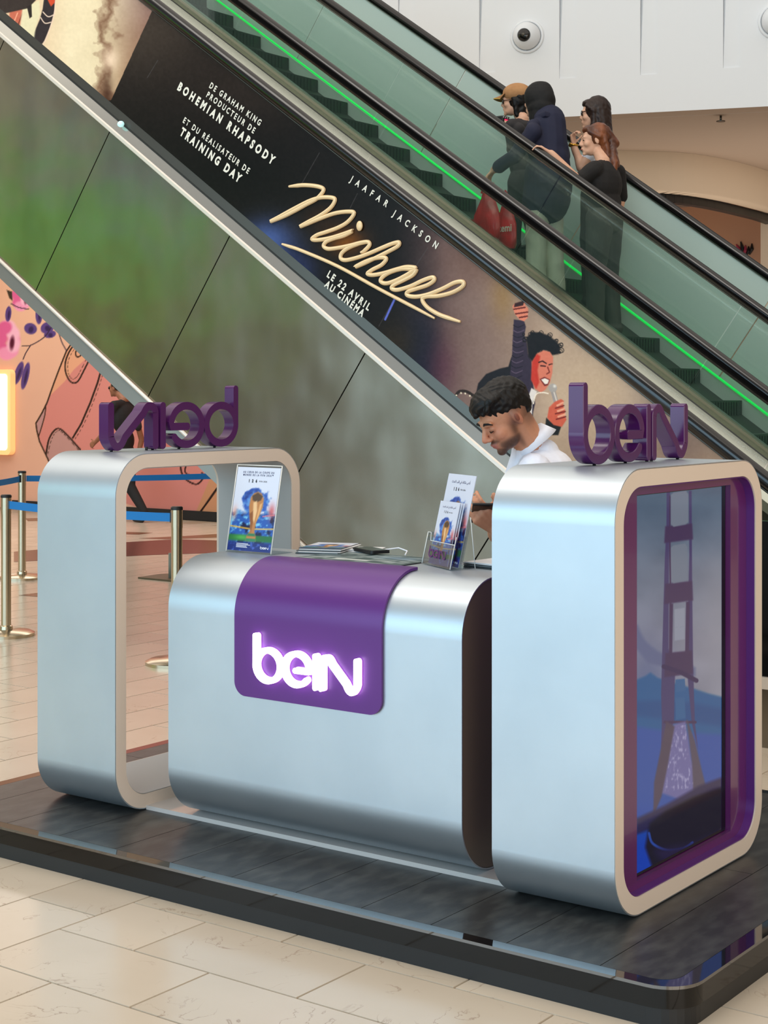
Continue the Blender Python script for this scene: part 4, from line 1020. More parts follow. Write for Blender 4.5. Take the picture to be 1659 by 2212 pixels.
# ================================================================ PEOPLE
def V(*a): return Vector(a)
def cap(a, ra, b, rb, m): return ('c', Vector(a), ra, Vector(b), rb, m)
def ell(c, r, m, R=None): return ('e', Vector(c), r, R or Matrix.Identity(3), m)
def prim_mesh(mb, p):
    if p[0] == 'c':
        _, a, ra, b, rb, m = p; ax = b - a; L = ax.length
        if L < 1e-5: mb.ball(a, ra, 12, 8); return
        q = ax.to_track_quat('Z', 'Y').to_matrix(); n = 14; vs = []; prof = []
        for i in range(1, 5): t = PI/2*(1 - i/5); prof.append((ra*math.cos(t), -ra*math.sin(t)))
        prof.append((ra, 0)); prof.append((rb, L))
        for i in range(1, 5): t = PI/2*i/5; prof.append((rb*math.cos(t), L + rb*math.sin(t)))
        for r, h in prof:
            for j in range(n): t = 2*PI*j/n; vs.append(a + q @ Vector((r*math.cos(t), r*math.sin(t), h)))
        vs.append(a + q @ Vector((0, 0, -ra))); vs.append(a + q @ Vector((0, 0, L + rb)))
        k = len(prof); fs = [(i*n+j, i*n+(j+1) % n, (i+1)*n+(j+1) % n, (i+1)*n+j) for i in range(k-1) for j in range(n)]
        fs += [(k*n, (j+1) % n, j) for j in range(n)] + [(k*n+1, (k-1)*n+j, (k-1)*n+(j+1) % n) for j in range(n)]
        mb.add(vs, fs, 0, True)
    else:
        _, c, r, R, m = p; mb.ball(c, r, 18, 12, 0, R)
def sdf(p, X):
    if p[0] == 'c':
        _, a, ra, b, rb, m = p; a = np.array(a); d = np.array(b) - a; t = np.clip(((X - a) @ d) / (d @ d + 1e-12), 0, 1)
        return np.linalg.norm(X - a - t[:, None]*d, axis=1) - (ra + (rb - ra)*t)
    _, c, r, R, m = p; q = (X - np.array(c)) @ np.array(R); r = np.array(r)
    k0 = np.linalg.norm(q/r, axis=1); k1 = np.linalg.norm(q/(r*r), axis=1) + 1e-9
    return k0*(k0-1)/k1
def flesh(name, prims, mats, parent, voxel=.006, it=4, matfn=None, noise=None, tone=None):
    mb = MB()
    for p in prims: prim_mesh(mb, p)
    o = mb.build('tmp_' + name, mats[0], None)
    r = o.modifiers.new('r', 'REMESH'); r.mode = 'VOXEL'; r.voxel_size = voxel
    sm = o.modifiers.new('s', 'SMOOTH'); sm.factor = .5; sm.iterations = it
    dg = bpy.context.evaluated_depsgraph_get(); me = bpy.data.meshes.new_from_object(o.evaluated_get(dg)); bpy.data.objects.remove(o)
    n = len(me.vertices); co = np.empty(n*3); me.vertices.foreach_get('co', co); co = co.reshape(-1, 3)
    if noise is not None:
        nr = np.empty(n*3); me.vertices.foreach_get('normal', nr) if hasattr(me.vertices[0], 'normal') else None
        co = co + nr.reshape(-1, 3) * noise(co)[:, None]; me.vertices.foreach_set('co', co.ravel())
    f = len(me.polygons); ce = np.empty(f*3); me.polygons.foreach_get('center', ce); ce = ce.reshape(-1, 3)
    D = np.stack([sdf(p, ce) for p in prims]); ids = np.array([p[-1] for p in prims])[D.argmin(0)]
    if matfn: ids = matfn(ce, ids)
    me.materials.clear()
    for m in mats: me.materials.append(m)
    me.polygons.foreach_set('material_index', ids.astype(np.int32)); me.polygons.foreach_set('use_smooth', np.ones(f, bool)); me.update()
    if tone:
        a = me.color_attributes.new('print', 'FLOAT_COLOR', 'POINT'); q = np.ones((n, 4)); q[:, :3] = lin_np(tone(co)); a.data.foreach_set('color', q.ravel())
    me.name = name; r = bpy.data.objects.new(name, me); COL.objects.link(r); adopt(r, parent); return r
def frame(f, pitch=0, roll=0):
    """forward, right, up of a head looking along horizontal f, pitched down by pitch degrees"""
    f = Vector((f[0], f[1], 0)).normalized(); z = Vector((0, 0, 1)); p = math.radians(pitch)
    F = f*math.cos(p) - z*math.sin(p); U = f*math.sin(p) + z*math.cos(p); R = F.cross(U)
    if roll: q = Matrix.Rotation(math.radians(roll), 3, F); U = q @ U; R = q @ R
    return F, R, U
def head_prims(C, Fr, s=1.0, m=0, fem=False):
    F, R, U = Fr; M3 = Matrix((F, R, U)).transposed()
    P = lambda f, r, u: C + (F*f + R*r + U*u)*s
    j = .9 if fem else 1.0
    L = [ell(P(-.012, 0, .028), (.096*s, .074*s, .094*s), m, M3), ell(P(.030, 0, -.028), (.060*s, .058*s*j, .084*s), m, M3),
         ell(P(.042, 0, -.074), (.044*s, .046*s*j, .034*s), m, M3), ell(P(.074, 0, -.098), (.018*s, .020*s*j, .016*s), m, M3),
         cap(P(.086, 0, .012), .008*s, P(.112 - .008*fem, 0, -.030), (.0115 - .002*fem)*s, m), ell(P(.100 - .005*fem, .011, -.036), (.011*s, .008*s, .008*s), m, M3), ell(P(.100 - .005*fem, -.011, -.036), (.011*s, .008*s, .008*s), m, M3),
         cap(P(.088, .016, -.061), .006*s, P(.088, -.016, -.061), .006*s, m), cap(P(.094, .006, -.060), .0065*s, P(.094, -.006, -.060), .0065*s, m),
         cap(P(.086, .013, -.073), .007*s, P(.086, -.013, -.073), .007*s, m),
         cap(P(.080, .040, .020), .009*s, P(.086, .012, .018), .010*s, m), cap(P(.080, -.040, .020), .009*s, P(.086, -.012, .018), .010*s, m)]
    for q in (1, -1):
        L.append(ell(P(.056, .034*q, -.030), (.028*s, .024*s, .026*s), m, M3))
        L.append(ell(P(.074, .031*q, -.002), (.014*s, .014*s, .010*s), m, M3))
        L.append(ell(P(-.006, .076*q, -.008), (.018*s, .009*s, .031*s), m, M3 @ Matrix.Rotation(.25, 3, 'Y')))
    return L, P
def hand_prims(wrist, d, n, side, curl, m, s=1.0, thumb=(.6, .8, .3), tc=.3, fr=.0080):
    wrist = Vector(wrist); d = Vector(d).normalized(); n = Vector(n); n = (n - d*n.dot(d)).normalized(); side = Vector(side); side = (side - d*side.dot(d) - n*side.dot(n)).normalized()
    L = []
    fl = [(.040, .025, .020), (.045, .029, .021), (.041, .027, .020), (.032, .020, .018)]
    for i in range(4):
        k = wrist + (d*(.085 - .004*abs(i-1)) + side*(.030 - .020*i))*s
        L.append(cap(wrist + side*(.012 - .008*i)*s, .014*s, k, .0115*s, m))
        q = d; p = k; ax = d.cross(n)
        c = curl[i] if isinstance(curl, (list, tuple)) else curl
        for j, ln in enumerate(fl[i]):
            q = Matrix.Rotation(c*(1.0, 1.15, .8)[j], 3, ax) @ q
            e = p + q*ln*s; L.append(cap(p, (fr - .0006*j)*s, e, (fr - .0006*(j+1))*s, m)); p = e
    b = wrist + (d*.022 + side*.022)*s; q = (d*thumb[0] + side*thumb[1] + n*thumb[2]).normalized(); p = b
    L.append(cap(wrist + side*.008*s, .014*s, b, .014*s, m))
    for j, ln in enumerate((.042, .031, .026)):
        e = p + q*ln*s; L.append(cap(p, (.0120 - .0013*j)*s, e, (.0105 - .0012*j)*s, m)); p = e
        q = (q*(1-tc) + (d*.55 + n*.6)*tc).normalized()
    return L
def skin(name, rgb, rgb2): return mat(name, rgb, 0.48, 0, 0.4, noise=(18, rgb2, 0.35, 0.7), bump=(160, .12, .001))
SK1 = skin('tanned_skin', (196, 136, 104), (182, 120, 90)); SK2 = skin('fair_skin', (222, 176, 148), (210, 160, 132)); SK3 = skin('brown_skin', (150, 98, 70), (134, 84, 58))
SKT = art_mat('painted_skin', rough=.5, spec=.35)
LIP = mat('lip', (168, 92, 84), .45); HAIRK = mat('black_hair', (13, 10, 9), 0.5, 0, .3, bump=(60, .8, .004, (1, 1, .25)))
HAIRB = mat('dark_brown_hair', (38, 24, 20), 0.45, 0, .35, bump=(60, .8, .004, (1, 1, .12)))
HAIRA = mat('auburn_hair', (132, 72, 36), 0.42, 0, .5, noise=(9, (74, 38, 22), .35, .65, (1, 1, .2)), bump=(50, .8, .005, (1, 1, .12)))
STUB = mat('short_beard', (84, 58, 44), .6, bump=(300, .5, .001)); FADE = mat('faded_hair', (112, 82, 64), .6)
WHITE_C = mat('white_cotton', (232, 234, 244), .8, noise=(14, (214, 218, 232), .4, .7), bump=(10, .5, .006))
BLACK_C = mat('black_cotton', (22, 20, 20), .85, bump=(16, .5, .006)); NAVY_C = mat('navy_cloth', (24, 28, 54), .8, bump=(9, .6, .01, (1, 1, .4)))
GREY_C = mat('charcoal_cloth', (46, 44, 46), .85, bump=(12, .5, .008)); CREAM_C = mat('pale_trousers', (222, 219, 200), .85, noise=(5, (186, 184, 166), .4, .65, (1, 1, .3)), bump=(7, .7, .012, (1, 1, .3)))
JEAN_C = mat('charcoal_jeans', (46, 46, 46), .85, noise=(4, (88, 88, 84), .45, .7, (1, 1, .4)), bump=(8, .6, .01, (1, 1, .3)))
DENIM = mat('dark_denim', (38, 44, 62), .85)
GOLD = mat('gold_metal', (220, 170, 70), .25, .9)
SHOE = mat('black_shoe', (18, 17, 17), .4)
def wav(co, a, k=60): return a*np.sin(co[:, 0]*k + 3*np.sin(co[:, 2]*k*.5))*np.sin(co[:, 1]*k*.9 + co[:, 2]*k*.35)

# ---------------- the man behind the counter
def seller():
    dpt = 5.5
    def at(px, py, t): d = ray(px, py); return CAM + d*t
    C = at(1090, 899, dpt); N = at(1146, 962, 5.58)
    f = Vector((-.80, -.60, 0)); s = Vector((.60, -.80, 0)); z = Vector((0, 0, 1))
    root = thing('person', 'bearded man in a white polo shirt looking down at a phone behind the counter', 'person', (N.x + .14, N.y + .10, 0))
    Fr = frame((-.50, -.866), 33, 0); F, R, U = Fr
    hp, HP = head_prims(C, Fr, .98, 0)
    NB = N + z*.0
    neck = [cap(HP(-.034, 0, -.045), .055, NB + f*-.012 - z*.02, .060, 0)]
    LS, RS = N + s*.160 - z*.085, N - s*.160 - z*.085
    chest = N - z*.19 - f*.03; waist = N - z*.38 - f*.12; pel = N - z*.53 - f*.17
    Mt = Matrix((f, s, z)).transposed()
    body = [ell(chest - f*.035, (.140, .172, .165), 1, Mt), ell(N - z*.090 - f*.045, (.112, .165, .084), 1, Mt), ell(N - z*.02 - f*.045, (.055, .075, .045), 1, Mt), ell(waist, (.112, .150, .15), 1, Mt), ell(N - z*.10 + s*.09 - f*.01, (.085, .09, .06), 1, Mt), ell(N - z*.10 - s*.09 - f*.01, (.085, .09, .06), 1, Mt), cap(N - z*.03, .070, N - z*.10, .09, 1),
            cap(LS, .062, N - z*.065, .044, 1), cap(RS, .062, N - z*.065, .044, 1)]
    EL = LS - z*.24 + f*.10 + s*.02; ER = RS - z*.24 + f*.10 - s*.02
    WL, WR = at(1072, 1142, 5.26), at(1068, 1112, 5.42)
    body += [cap(LS, .060, LS + (EL-LS)*.72, .055, 1), cap(LS + (EL-LS)*.6, .040, EL, .039, 0), cap(EL, .039, WL, .026, 0),
             cap(RS, .060, RS + (ER-RS)*.72, .055, 1), cap(RS + (ER-RS)*.6, .040, ER, .039, 0), cap(ER, .039, WR, .026, 0)]
    # sitting on a stool: hips, thighs, shins, shoes
    body += [ell(pel, (.13, .165, .10), 2, Mt)]
    for q in (1, -1):
        hip = pel + s*.085*q - z*.01; kn = hip + f*.40 + s*.03*q - z*.03; an = V(kn.x, kn.y, .30) - f*.10
        body += [cap(hip, .085, kn, .060, 2), cap(kn, .060, an, .042, 2), cap(an - z*.05, .040, an - z*.055 + f*.13, .034, 3)]
    # hands closing on the phone
    right = Vector((_C, -_S, 0)); away = Vector((_S, _C, 0))
    PH = at(1041, 1108, 5.24)
    body += hand_prims(WL, (at(1040, 1112, 5.22) - WL), -right*.2 + z*.5 + away*.8, z*.9 - right*.1, [.55, .6, .65, .7], 0, .98, thumb=(.75, .75, .0), tc=.5)
    body += hand_prims(WR, (at(1040, 1090, 5.34) - WR), -z*.8 - away*.5, -away, [.45, .5, .55, .65], 0, .95, thumb=(.8, .3, -.5), tc=.4)
    def tone(co):
        q = (co - np.array(C)) / .98; a = q @ np.array(F); r = q @ np.array(R); u = q @ np.array(U); ar = np.abs(r)
        sg_ = lambda v, w: 1/(1 + np.exp(-np.clip(v/w, -30, 30)))
        col = np.empty(co.shape); col[:] = (202, 142, 110)
        nz = fbm(a*900 + 50, u*900 + r*500 + 90, 6, 77, 3); col += (nz - .5)[:, None]*10
        def mix(m, c):
            nonlocal col; m = np.clip(m, 0, 1)[:, None]; col = col*(1-m) + np.array(c, float)*m
        mix(.30*np.exp(-((a-.07)**2 + (ar-.035)**2 + (u+.028)**2)/.0007), (206, 112, 88)); mix(.4*np.exp(-((a-.112)**2 + r**2 + (u+.032)**2)/.0003), (206, 108, 88))
        mix(.5*np.exp(-((a+.006)**2 + (ar-.078)**2 + (u+.008)**2)/.0008), (206, 116, 94)); mix(.35*np.exp(-((a-.078)**2 + (ar-.03)**2 + (u+.004)**2)/.0003), (150, 92, 72))
        hd = sg_(.150 - np.linalg.norm(q, axis=1), .004)
        jaw = sg_(-.052 - u - .55*np.clip(a-.03, 0, .1), .006) * sg_(u + .132, .004) * sg_(a + .004, .005)
        cheek = sg_(-.010 - u, .010) * sg_(.026 - a, .006) * sg_(a - .000, .005) * sg_(ar - .045, .004)
        stache = sg_(-.047 - u, .0025) * sg_(u + .058, .0025) * sg_(a - .070, .004) * sg_(.030 - ar, .004)
        chin = sg_(-.083 - u, .003) * sg_(a - .05, .004)
        side = sg_(-.062 - u, .004) * sg_(ar - .024, .004) * sg_(a, .004)
        beard = np.maximum.reduce([cheek, stache, chin, side]) * sg_(u + .128, .004) * hd
        mix(beard * (.72 + .2*nz), (54, 36, 30))
        fade = np.maximum(sg_(-.030 - a, .010) * sg_(u + .062, .012), sg_(.012 - a, .006) * sg_(u - .004, .008)) * hd * sg_(.150 - np.linalg.norm(q, axis=1), .004)
        mix(fade * .62, (70, 50, 42))
        lip = sg_(a - .084, .002) * sg_(.019 - ar, .002) * sg_(-.0568 - u, .0012) * sg_(u + .079, .0015); mix(lip*.9, (176, 100, 92))
        return col
    flesh('body', hp + neck + body, [SKT, WHITE_C, DENIM, SHOE], root, .0042, 3, None, lambda co: wav(co, .0010, 38), tone)
    # hair: full on top, wavy fringe
    H = Matrix((F, R, U)).transposed()
    hairp = [ell(HP(-.022, 0, .052), (.100, .079, .080), 0, H), ell(HP(.030, 0, .082), (.066, .062, .045), 0, H), ell(HP(.064, .0, .080), (.036, .052, .026), 0, H),
             ell(HP(-.072, 0, .020), (.040, .066, .060), 0, H)]
    for k in range(11):
        r = -.052 + .0104*k; hairp.append(cap(HP(.050, r, .095), .013, HP(.098 - abs(r)*.55, r*1.04, .070 - .004*(k % 3)), .010, 0))
    for k in range(16):
        r = -.062 + .0083*k; hairp.append(cap(HP(-.06, r*.9, .118 - abs(r)*.45), .012, HP(.045, r, .122 - abs(r)*.5), .0125, 0))
    flesh('hair', hairp, [HAIRK], root, .004, 1, None, lambda co: wav(co, .0022, 190))
    for q in (1, -1):
        MB().tube([HP(.0935, .013*q, .020), HP(.095, .026*q, .027), HP(.088, .042*q, .024), HP(.078, .052*q, .015)], [.0030, .0042, .0036, .0016], 8).build('eyebrow', HAIRK, root)
        MB().tube([HP(.0870, .018*q, -.007), HP(.0900, .030*q, -.0105), HP(.084, .043*q, -.007)], [.0010, .0022, .0012], 6).build('eyelash', HAIRK, root)
        MB().ball(HP(-.002, .0855*q, -.004), (.008, .003, .014), 10, 8, 0, H).build('ear_hollow', mat('ear_shadow', (128, 70, 52), .6), root)
    # collar: folded band round the neck, two points at the front, button placket
    co = MB(); n = 30; ringv = []
    ax_ = (f*.55 + z*.83).normalized(); fr_ = (f*.83 - z*.55).normalized(); cc = N + z*.010 - f*.008 + ax_*.020
    for i in range(n + 1):
        t = math.radians(24 + (360 - 48)*i/n)                # opening towards the front
        dv = fr_*math.cos(t) + s*math.sin(t); back = (1 - math.cos(t))/2
        ringv.append((cc + dv*.063 + ax_*(.014 + .004*back), cc + dv*(.086 + .004*back) + ax_*(-.028 - .016*(1-back)), cc + dv*.062 + ax_*(-.03)))
    vs = [v for r in ringv for v in r]
    fs = []
    for i in range(n): a, b = 3*i, 3*i+3; fs += [(a, b, b+1, a+1), (a, a+2, b+2, b)]
    co.add(vs, fs, 0, True); c = co.build('collar', WHITE_C, root, fix=False)
    sol = c.modifiers.new('thick', 'SOLIDIFY'); sol.thickness = .004
    pl_ = MB(); a0 = N + f*.055 - z*.065; pl_.tube([a0, a0 + f*.030 - z*.05, a0 + f*.045 - z*.12], [.012, .013, .013], 8, flat=.35); pl_.build('button_placket', WHITE_C, root)
    sl = MB()
    ph = thing('mobile_phone', 'dark mobile phone held in the hands of the man in the white polo shirt', 'phone', PH)
    fu = (z*.75 - f*-.1 + away*.4).normalized()
    ax = (at(1020, 1108, 5.2) - at(1060, 1108, 5.2)).normalized()
    q0 = PH; wd, hg, th = Vector((ax.x, ax.y, ax.z)), (away*.85 - z*.5).normalized(), None
    th = wd.cross(hg).normalized()
    m = MB(); m.hexa([q0 + wd*a*.034 + hg*b*.068 + th*c_*.004 for c_ in (-1, 1) for a, b in ((-1,-1),(1,-1),(1,1),(-1,1))])
    bevel(m.build('phone_case', M_BLACKM, ph), .003)
    m = MB(); m.hexa([q0 + wd*a*.031 + hg*b*.064 + th*(.0042 + c_*.0006) for c_ in (0, 1) for a, b in ((-1,-1),(1,-1),(1,1),(-1,1))])
    m.build('phone_screen', M_BLACK, ph)
    # stool
    st_ = thing('bar_stool', 'grey bar stool under the man in the white polo shirt', 'stool', (pel.x, pel.y, 0))
    zs = pel.z - .11
    MB().lathe([(.16, zs-.05), (.17, zs-.03), (.17, zs-.012), (.15, zs)], (pel.x, pel.y, 0), 24).build('seat', GREY_C, st_)
    MB().tube([(pel.x, pel.y, .02), (pel.x, pel.y, zs-.05)], .025, 12).build('column', M_STEELP, st_)
    MB().lathe([(.19, 0.0), (.19, .008), (.04, .03)], (pel.x, pel.y, 0), 28).build('base', M_STEELP, st_)
    MB().tube([(pel.x + .15*math.cos(t*PI/8), pel.y + .15*math.sin(t*PI/8), .24) for t in range(16)], .009, 8, closed=True).build('foot_ring', M_STEELP, st_)
seller()

# ---------------- people riding the far escalator
def leg(hip, kn, an, rs, m, shoe, f, sh=True, hem=None):
    L = [cap(hip, rs[0], kn, rs[1], m), cap(kn, rs[1], an, rs[2], m)]
    if hem: L.append(cap(an, hem*.8, an - Vector((0, 0, .03)), hem, m))
    if sh: L.append(cap(an - Vector((0, 0, .055)) - f*.02, .034, an - Vector((0, 0, .062)) + f*.12, .028, shoe))
    return L
def tread_under(x):
    for X, Z in STEPS:
        if X - .32 <= x < X: return Z
    return None
zz = Vector((0, 0, 1)); fe = Vector((-1, 0, 0)); se = Vector((0, -1, 0))
def P3(px, py, Y): return atY(px, py, Y)

def rider(label, head_px, Y, sh_px, hip_px, f, mats, cloth, pants, skinm, hems=(.05, .05), leg_r=(.085, .06, .045), arms=(), sc=.95, pitch=0, facef=None, torso=(.10, .155), coat=None):
    C = P3(*head_px, Y); N = P3(*sh_px, Y); PV = P3(*hip_px, Y)
    f = Vector((f[0], f[1], 0)).normalized(); s = Vector((-f.y, f.x, 0)) * 1.0
    tz = tread_under(PV.x) or (PV.z - .8)
    root = thing('person', label, 'person', (PV.x, PV.y, tz), 'people riding up the far escalator')
    Fr = frame(facef or f, pitch); hp, HP = head_prims(C, Fr, sc, skinm, True)
    Mt = Matrix((f, s, zz)).transposed()
    b = hp + [cap(HP(-.03, 0, -.06), .046, N + zz*.02, .052, skinm)]
    ch = N + (PV-N)*.38; wa = N + (PV-N)*.72
    b += [ell(ch, (torso[0], torso[1], .17), cloth, Mt), ell(wa, (torso[0]*.95, torso[1]*.86, .15), cloth, Mt), ell(N - zz*.045, (.075, .135, .055), cloth, Mt),
          ell(PV, (torso[0]*(.85 if coat else 1.08), torso[1]*(.75 if coat else .98), .12), pants, Mt)]
    if coat: b += [cap(wa, torso[1]*.85, PV - zz*coat, torso[1]*1.0, cloth)]
    for q in (1, -1):
        sh = N + s*.14*q - zz*.05; b.append(cap(N - zz*.03, .05, sh, .050, cloth))
        hip = PV + s*.075*q - zz*.02; an = V(hip.x + f.x*.03*q, hip.y, tz + .085 + .0); kn = (hip + an)/2 + f*.02
        b += leg(hip, kn, an, leg_r, pants, 3, f, True, hems[0])
    return root, C, N, PV, HP, Fr, b, s, tz
# woman in a black headscarf
root, C, N, PV, HP, Fr, b, s, tz = rider('woman in black headscarf, navy coat and pale trousers, carrying a red bag', (1160, 217), 6.20, (1178, 262), (1180, 402), (-1, .12), None, 1, 2, 0, hems=(.075, 0), leg_r=(.092, .078, .072), torso=(.115, .175), coat=.10, facef=(-1, .12))
SHL = P3(1152, 284, 6.02); EL_ = P3(1112, 338, 5.98); WR_ = P3(1066, 368, 5.98); HD = P3(1052, 384, 5.98)
b += [cap(SHL, .062, EL_, .052, 1), cap(EL_, .052, P3(1078, 360, 5.98), .046, 1), cap(P3(1080, 358, 5.98), .030, WR_, .026, 0)] + hand_prims(WR_, HD - WR_ + V(0, 0, -.02), V(.3, 0, -1), se, [.8, .85, .9, .95], 0, .92)
SHR = P3(1200, 275, 6.36); b += [cap(SHR, .062, P3(1216, 340, 6.40), .055, 1), cap(P3(1216, 340, 6.4), .055, P3(1170, 385, 6.42), .045, 1)]
b += [cap(P3(1186, 262, 6.2), .12, P3(1188, 400, 6.2), .165, 1)]
flesh('body', b, [SK2, NAVY_C, CREAM_C, SHOE], root, .007, 4, lambda ce, ids: np.where((ids == 2) & (ce[:, 2] > PV.z - .19), 1, ids), lambda co: wav(co, .004, 30))
H = Matrix(Fr).transposed()
hj = [ell(HP(-.022, 0, .022), (.118, .100, .118), 0, H), ell(HP(-.04, 0, -.05), (.105, .095, .09), 0, H), cap(HP(-.045, 0, -.04), .09, HP(-.035, 0, -.125), .085, 0), ell(HP(-.075, 0, .00), (.075, .08, .09), 0, H)]
flesh('headscarf', hj, [mat('black_scarf', (12, 12, 13), .8, bump=(14, .7, .01, (1, 1, .5)))], root, .007, 3, None, lambda co: wav(co, .003, 36))
MB().tube([P3(1160, 254, 6.10), P3(1178, 246, 6.08), P3(1200, 252, 6.16)], .022, 8, flat=.5).build('coat_collar', NAVY_C, root)
def carrier_bag(px, py, Y, w, h, label, rot=0.0):
    top = P3(px, py, Y); e = thing('carrier_bag', label, 'bag', (top.x, top.y, top.z - h), 'red carrier bags')
    RED = mat('red_plastic', (228, 26, 40), .28, 0, .6, noise=(9, (176, 12, 28), .4, .7), bump=(12, .9, .02, (1, 1, .35)))
    mb = MB(); n = 20; rows_ = [(.30, 0), (.42, .10), (.62, .26), (.86, .48), (1.0, .74), (.96, .92), (.80, 1.0)]
    vs = []
    for wq, t in rows_:
        for j in range(n):
            a = 2*PI*j/n; k = 1 + .14*math.sin(3*a + t*5) * (1 - t*.4)
            vs.append((top.x + math.cos(a)*w/2*wq*k, top.y + math.sin(a)*w*.22*wq*k, top.z - .09 - t*(h-.09)))
    fs = [(i*n+j, i*n+(j+1) % n, (i+1)*n+(j+1) % n, (i+1)*n+j) for i in range(len(rows_)-1) for j in range(n)]
    mb.add(vs, fs, 0, True); mb.f.append([(len(rows_)-1)*n + j for j in range(n)]); mb.mi.append(0); mb.sm.append(False); mb.build('bag_body', RED, e)
    for q in (-1, 1):
        MB().tube([(top.x + w*.15, top.y + .02*q, top.z-.10), (top.x + w*.05, top.y + .012*q, top.z - .03), (top.x, top.y, top.z), (top.x - w*.05, top.y + .012*q, top.z - .03), (top.x - w*.15, top.y + .02*q, top.z-.10)], .012, 8, flat=.4).build('bag_handle', RED, e)
    return e, top
carrier_bag(1052, 388, 5.98, .24, .44, 'red plastic carrier bag hanging lowest from the hand of the woman in the headscarf')
e2, tp = carrier_bag(1092, 412, 6.05, .20, .42, 'red carrier bag with white lettering behind the plain red bag')
text_mesh('bag_lettering', 'Potemi', tp + V(-.085, -.052, -.30), tp + V(.085, -.052, -.30), (0, 0, 1), .05, M_TXT, e2, bold=.02)
# person in a tan cap
root, C, N, PV, HP, Fr, b, s, tz = rider('person in a tan baseball cap and sunglasses, holding up a camera', (1112, 219), 6.62, (1128, 262), (1132, 392), (-1, .05), None, 1, 2, 0, torso=(.10, .15), facef=(-1, -.38))
SH_ = P3(1120, 280, 6.50); b += [cap(SH_, .055, P3(1106, 322, 6.48), .046, 1), cap(P3(1106, 322, 6.48), .042, P3(1098, 280, 6.50), .030, 1)] + hand_prims(P3(1100, 280, 6.5), V(-.4, 0, .9), V(-1, 0, 0), se, [.7, .7, .7, .8], 0, .9)
flesh('body', b, [SK2, GREY_C, GREY_C, SHOE], root, .007, 4, None, lambda co: wav(co, .003, 30))
H = Matrix(Fr).transposed()
flesh('hair', [ell(HP(-.035, 0, .015), (.085, .083, .10), 0, H), cap(HP(-.05, .0, -.02), .065, HP(-.055, 0, -.13), .055, 0), cap(HP(-.01, .066, .0), .022, HP(-.03, .055, -.12), .022, 0), cap(HP(-.01, -.066, .0), .022, HP(-.03, -.055, -.12), .022, 0)], [HAIRK], root, .006, 2, None, lambda co: wav(co, .003, 90))
CAPM = mat('tan_cap', (178, 132, 88), .85, noise=(12, (160, 114, 72), .4, .7)); CAPY = mat('yellow_cap_underside', (206, 170, 70), .8)
flesh('cap', [ell(HP(-.018, 0, .062), (.112, .090, .080), 0, H)], [CAPM], root, .006, 2)
br = MB(); n = 14; top_, bot = [], []
for i in range(n+1):
    r = -.078 + .156*i/n; e_ = math.sqrt(max(0, 1 - (r/.080)**2)); top_.append(HP(.070, r, .058 - .20*r*r*10*.1)); bot.append(HP(.085 + .085*e_, r, .030 - 2.2*r*r))
br.add(top_ + bot, [(i, i+1, n+2+i, n+1+i) for i in range(n)], 0, True); o = br.build('cap_brim', CAPM, root, fix=False); o.modifiers.new('t', 'SOLIDIFY').thickness = .006
MB().tube([q - Fr[2]*.004 for q in bot], .0035, 6).build('brim_edge', CAPY, root)
g = MB(); g.ball(HP(.088, .030, -.002), (.008, .024, .018), 10, 8, 0, H); g.ball(HP(.088, -.030, -.002), (.008, .024, .018), 10, 8, 0, H); g.tube([HP(.085, .05, .002), HP(0, .082, .002)], .003, 6); g.tube([HP(.085, -.05, .002), HP(0, -.082, .002)], .003, 6); g.build('sunglasses', M_BLACK, root)
cm = thing('handheld_camera', 'black camera with a small pink lit screen held by the person in the tan cap', 'camera', P3(1086, 262, 6.5))
c = P3(1086, 262, 6.5); bevel(MB().box(c - V(.035, .055, .035), c + V(.035, .055, .035)).build('camera_body', M_BLACKM, cm), .008)
MB().box(c + V(.035, -.03, -.022), c + V(.038, .022, .010)).build('camera_screen', mat('pink_screen', (230, 30, 90), .3, emit=(240, 30, 100), es=.8), cm)
MB().tube([c - V(.035, 0, 0), c - V(.075, 0, 0)], .028, 14).build('camera_lens', M_BLACK, cm)
for k in range(4): MB().ball(c + V(.036, -.045 + .028*k, .022), (.004, .006, .006), 8, 6).build('button', mat('grey_key', (190, 190, 190), .4), cm)
# woman with sunglasses and long dark hair
root, C, N, PV, HP, Fr, b, s, tz = rider('woman with sunglasses, long dark hair, white top and gold watch, hand raised to her chin', (1283, 246), 6.62, (1296, 298), (1290, 420), (-1, .0), None, 1, 2, 0, torso=(.10, .15), facef=(-1, -.42))
EB = P3(1256, 362, 6.44); WRi = P3(1239, 314, 6.44)
b += [cap(P3(1285, 312, 6.48), .052, P3(1272, 336, 6.46), .046, 1), cap(P3(1276, 330, 6.46), .036, EB, .036, 0), cap(EB, .036, WRi, .025, 0)] + hand_prims(WRi, V(-.1, 0, 1), V(1, 0, .2), V(0, 1, 0), [.9, .9, .95, 1.0], 0, .9)
flesh('body', b, [SK2, WHITE_C, GREY_C, SHOE], root, .007, 4, None, lambda co: wav(co, .003, 30))
H = Matrix(Fr).transposed()
flesh('hair', [ell(HP(-.028, 0, .030), (.100, .087, .106), 0, H), ell(HP(.028, 0, .078), (.062, .064, .036), 0, H), cap(HP(.045, .060, .055), .018, HP(-.01, .076, .01), .024, 0), cap(HP(.045, -.060, .055), .018, HP(-.01, -.076, .01), .024, 0), cap(HP(-.045, 0, 0), .086, HP(-.06, 0, -.16), .080, 0), cap(HP(-.06, 0, -.14), .078, HP(-.07, 0, -.34), .05, 0),
               cap(HP(.0, .070, .03), .022, HP(-.01, .066, -.15), .026, 0), cap(HP(-.005, -.070, .03), .022, HP(-.01, -.066, -.16), .028, 0), cap(HP(-.01, -.066, -.16), .030, HP(.0, -.066, -.30), .020, 0)], [HAIRB], root, .006, 2, None, lambda co: wav(co, .002, 110))
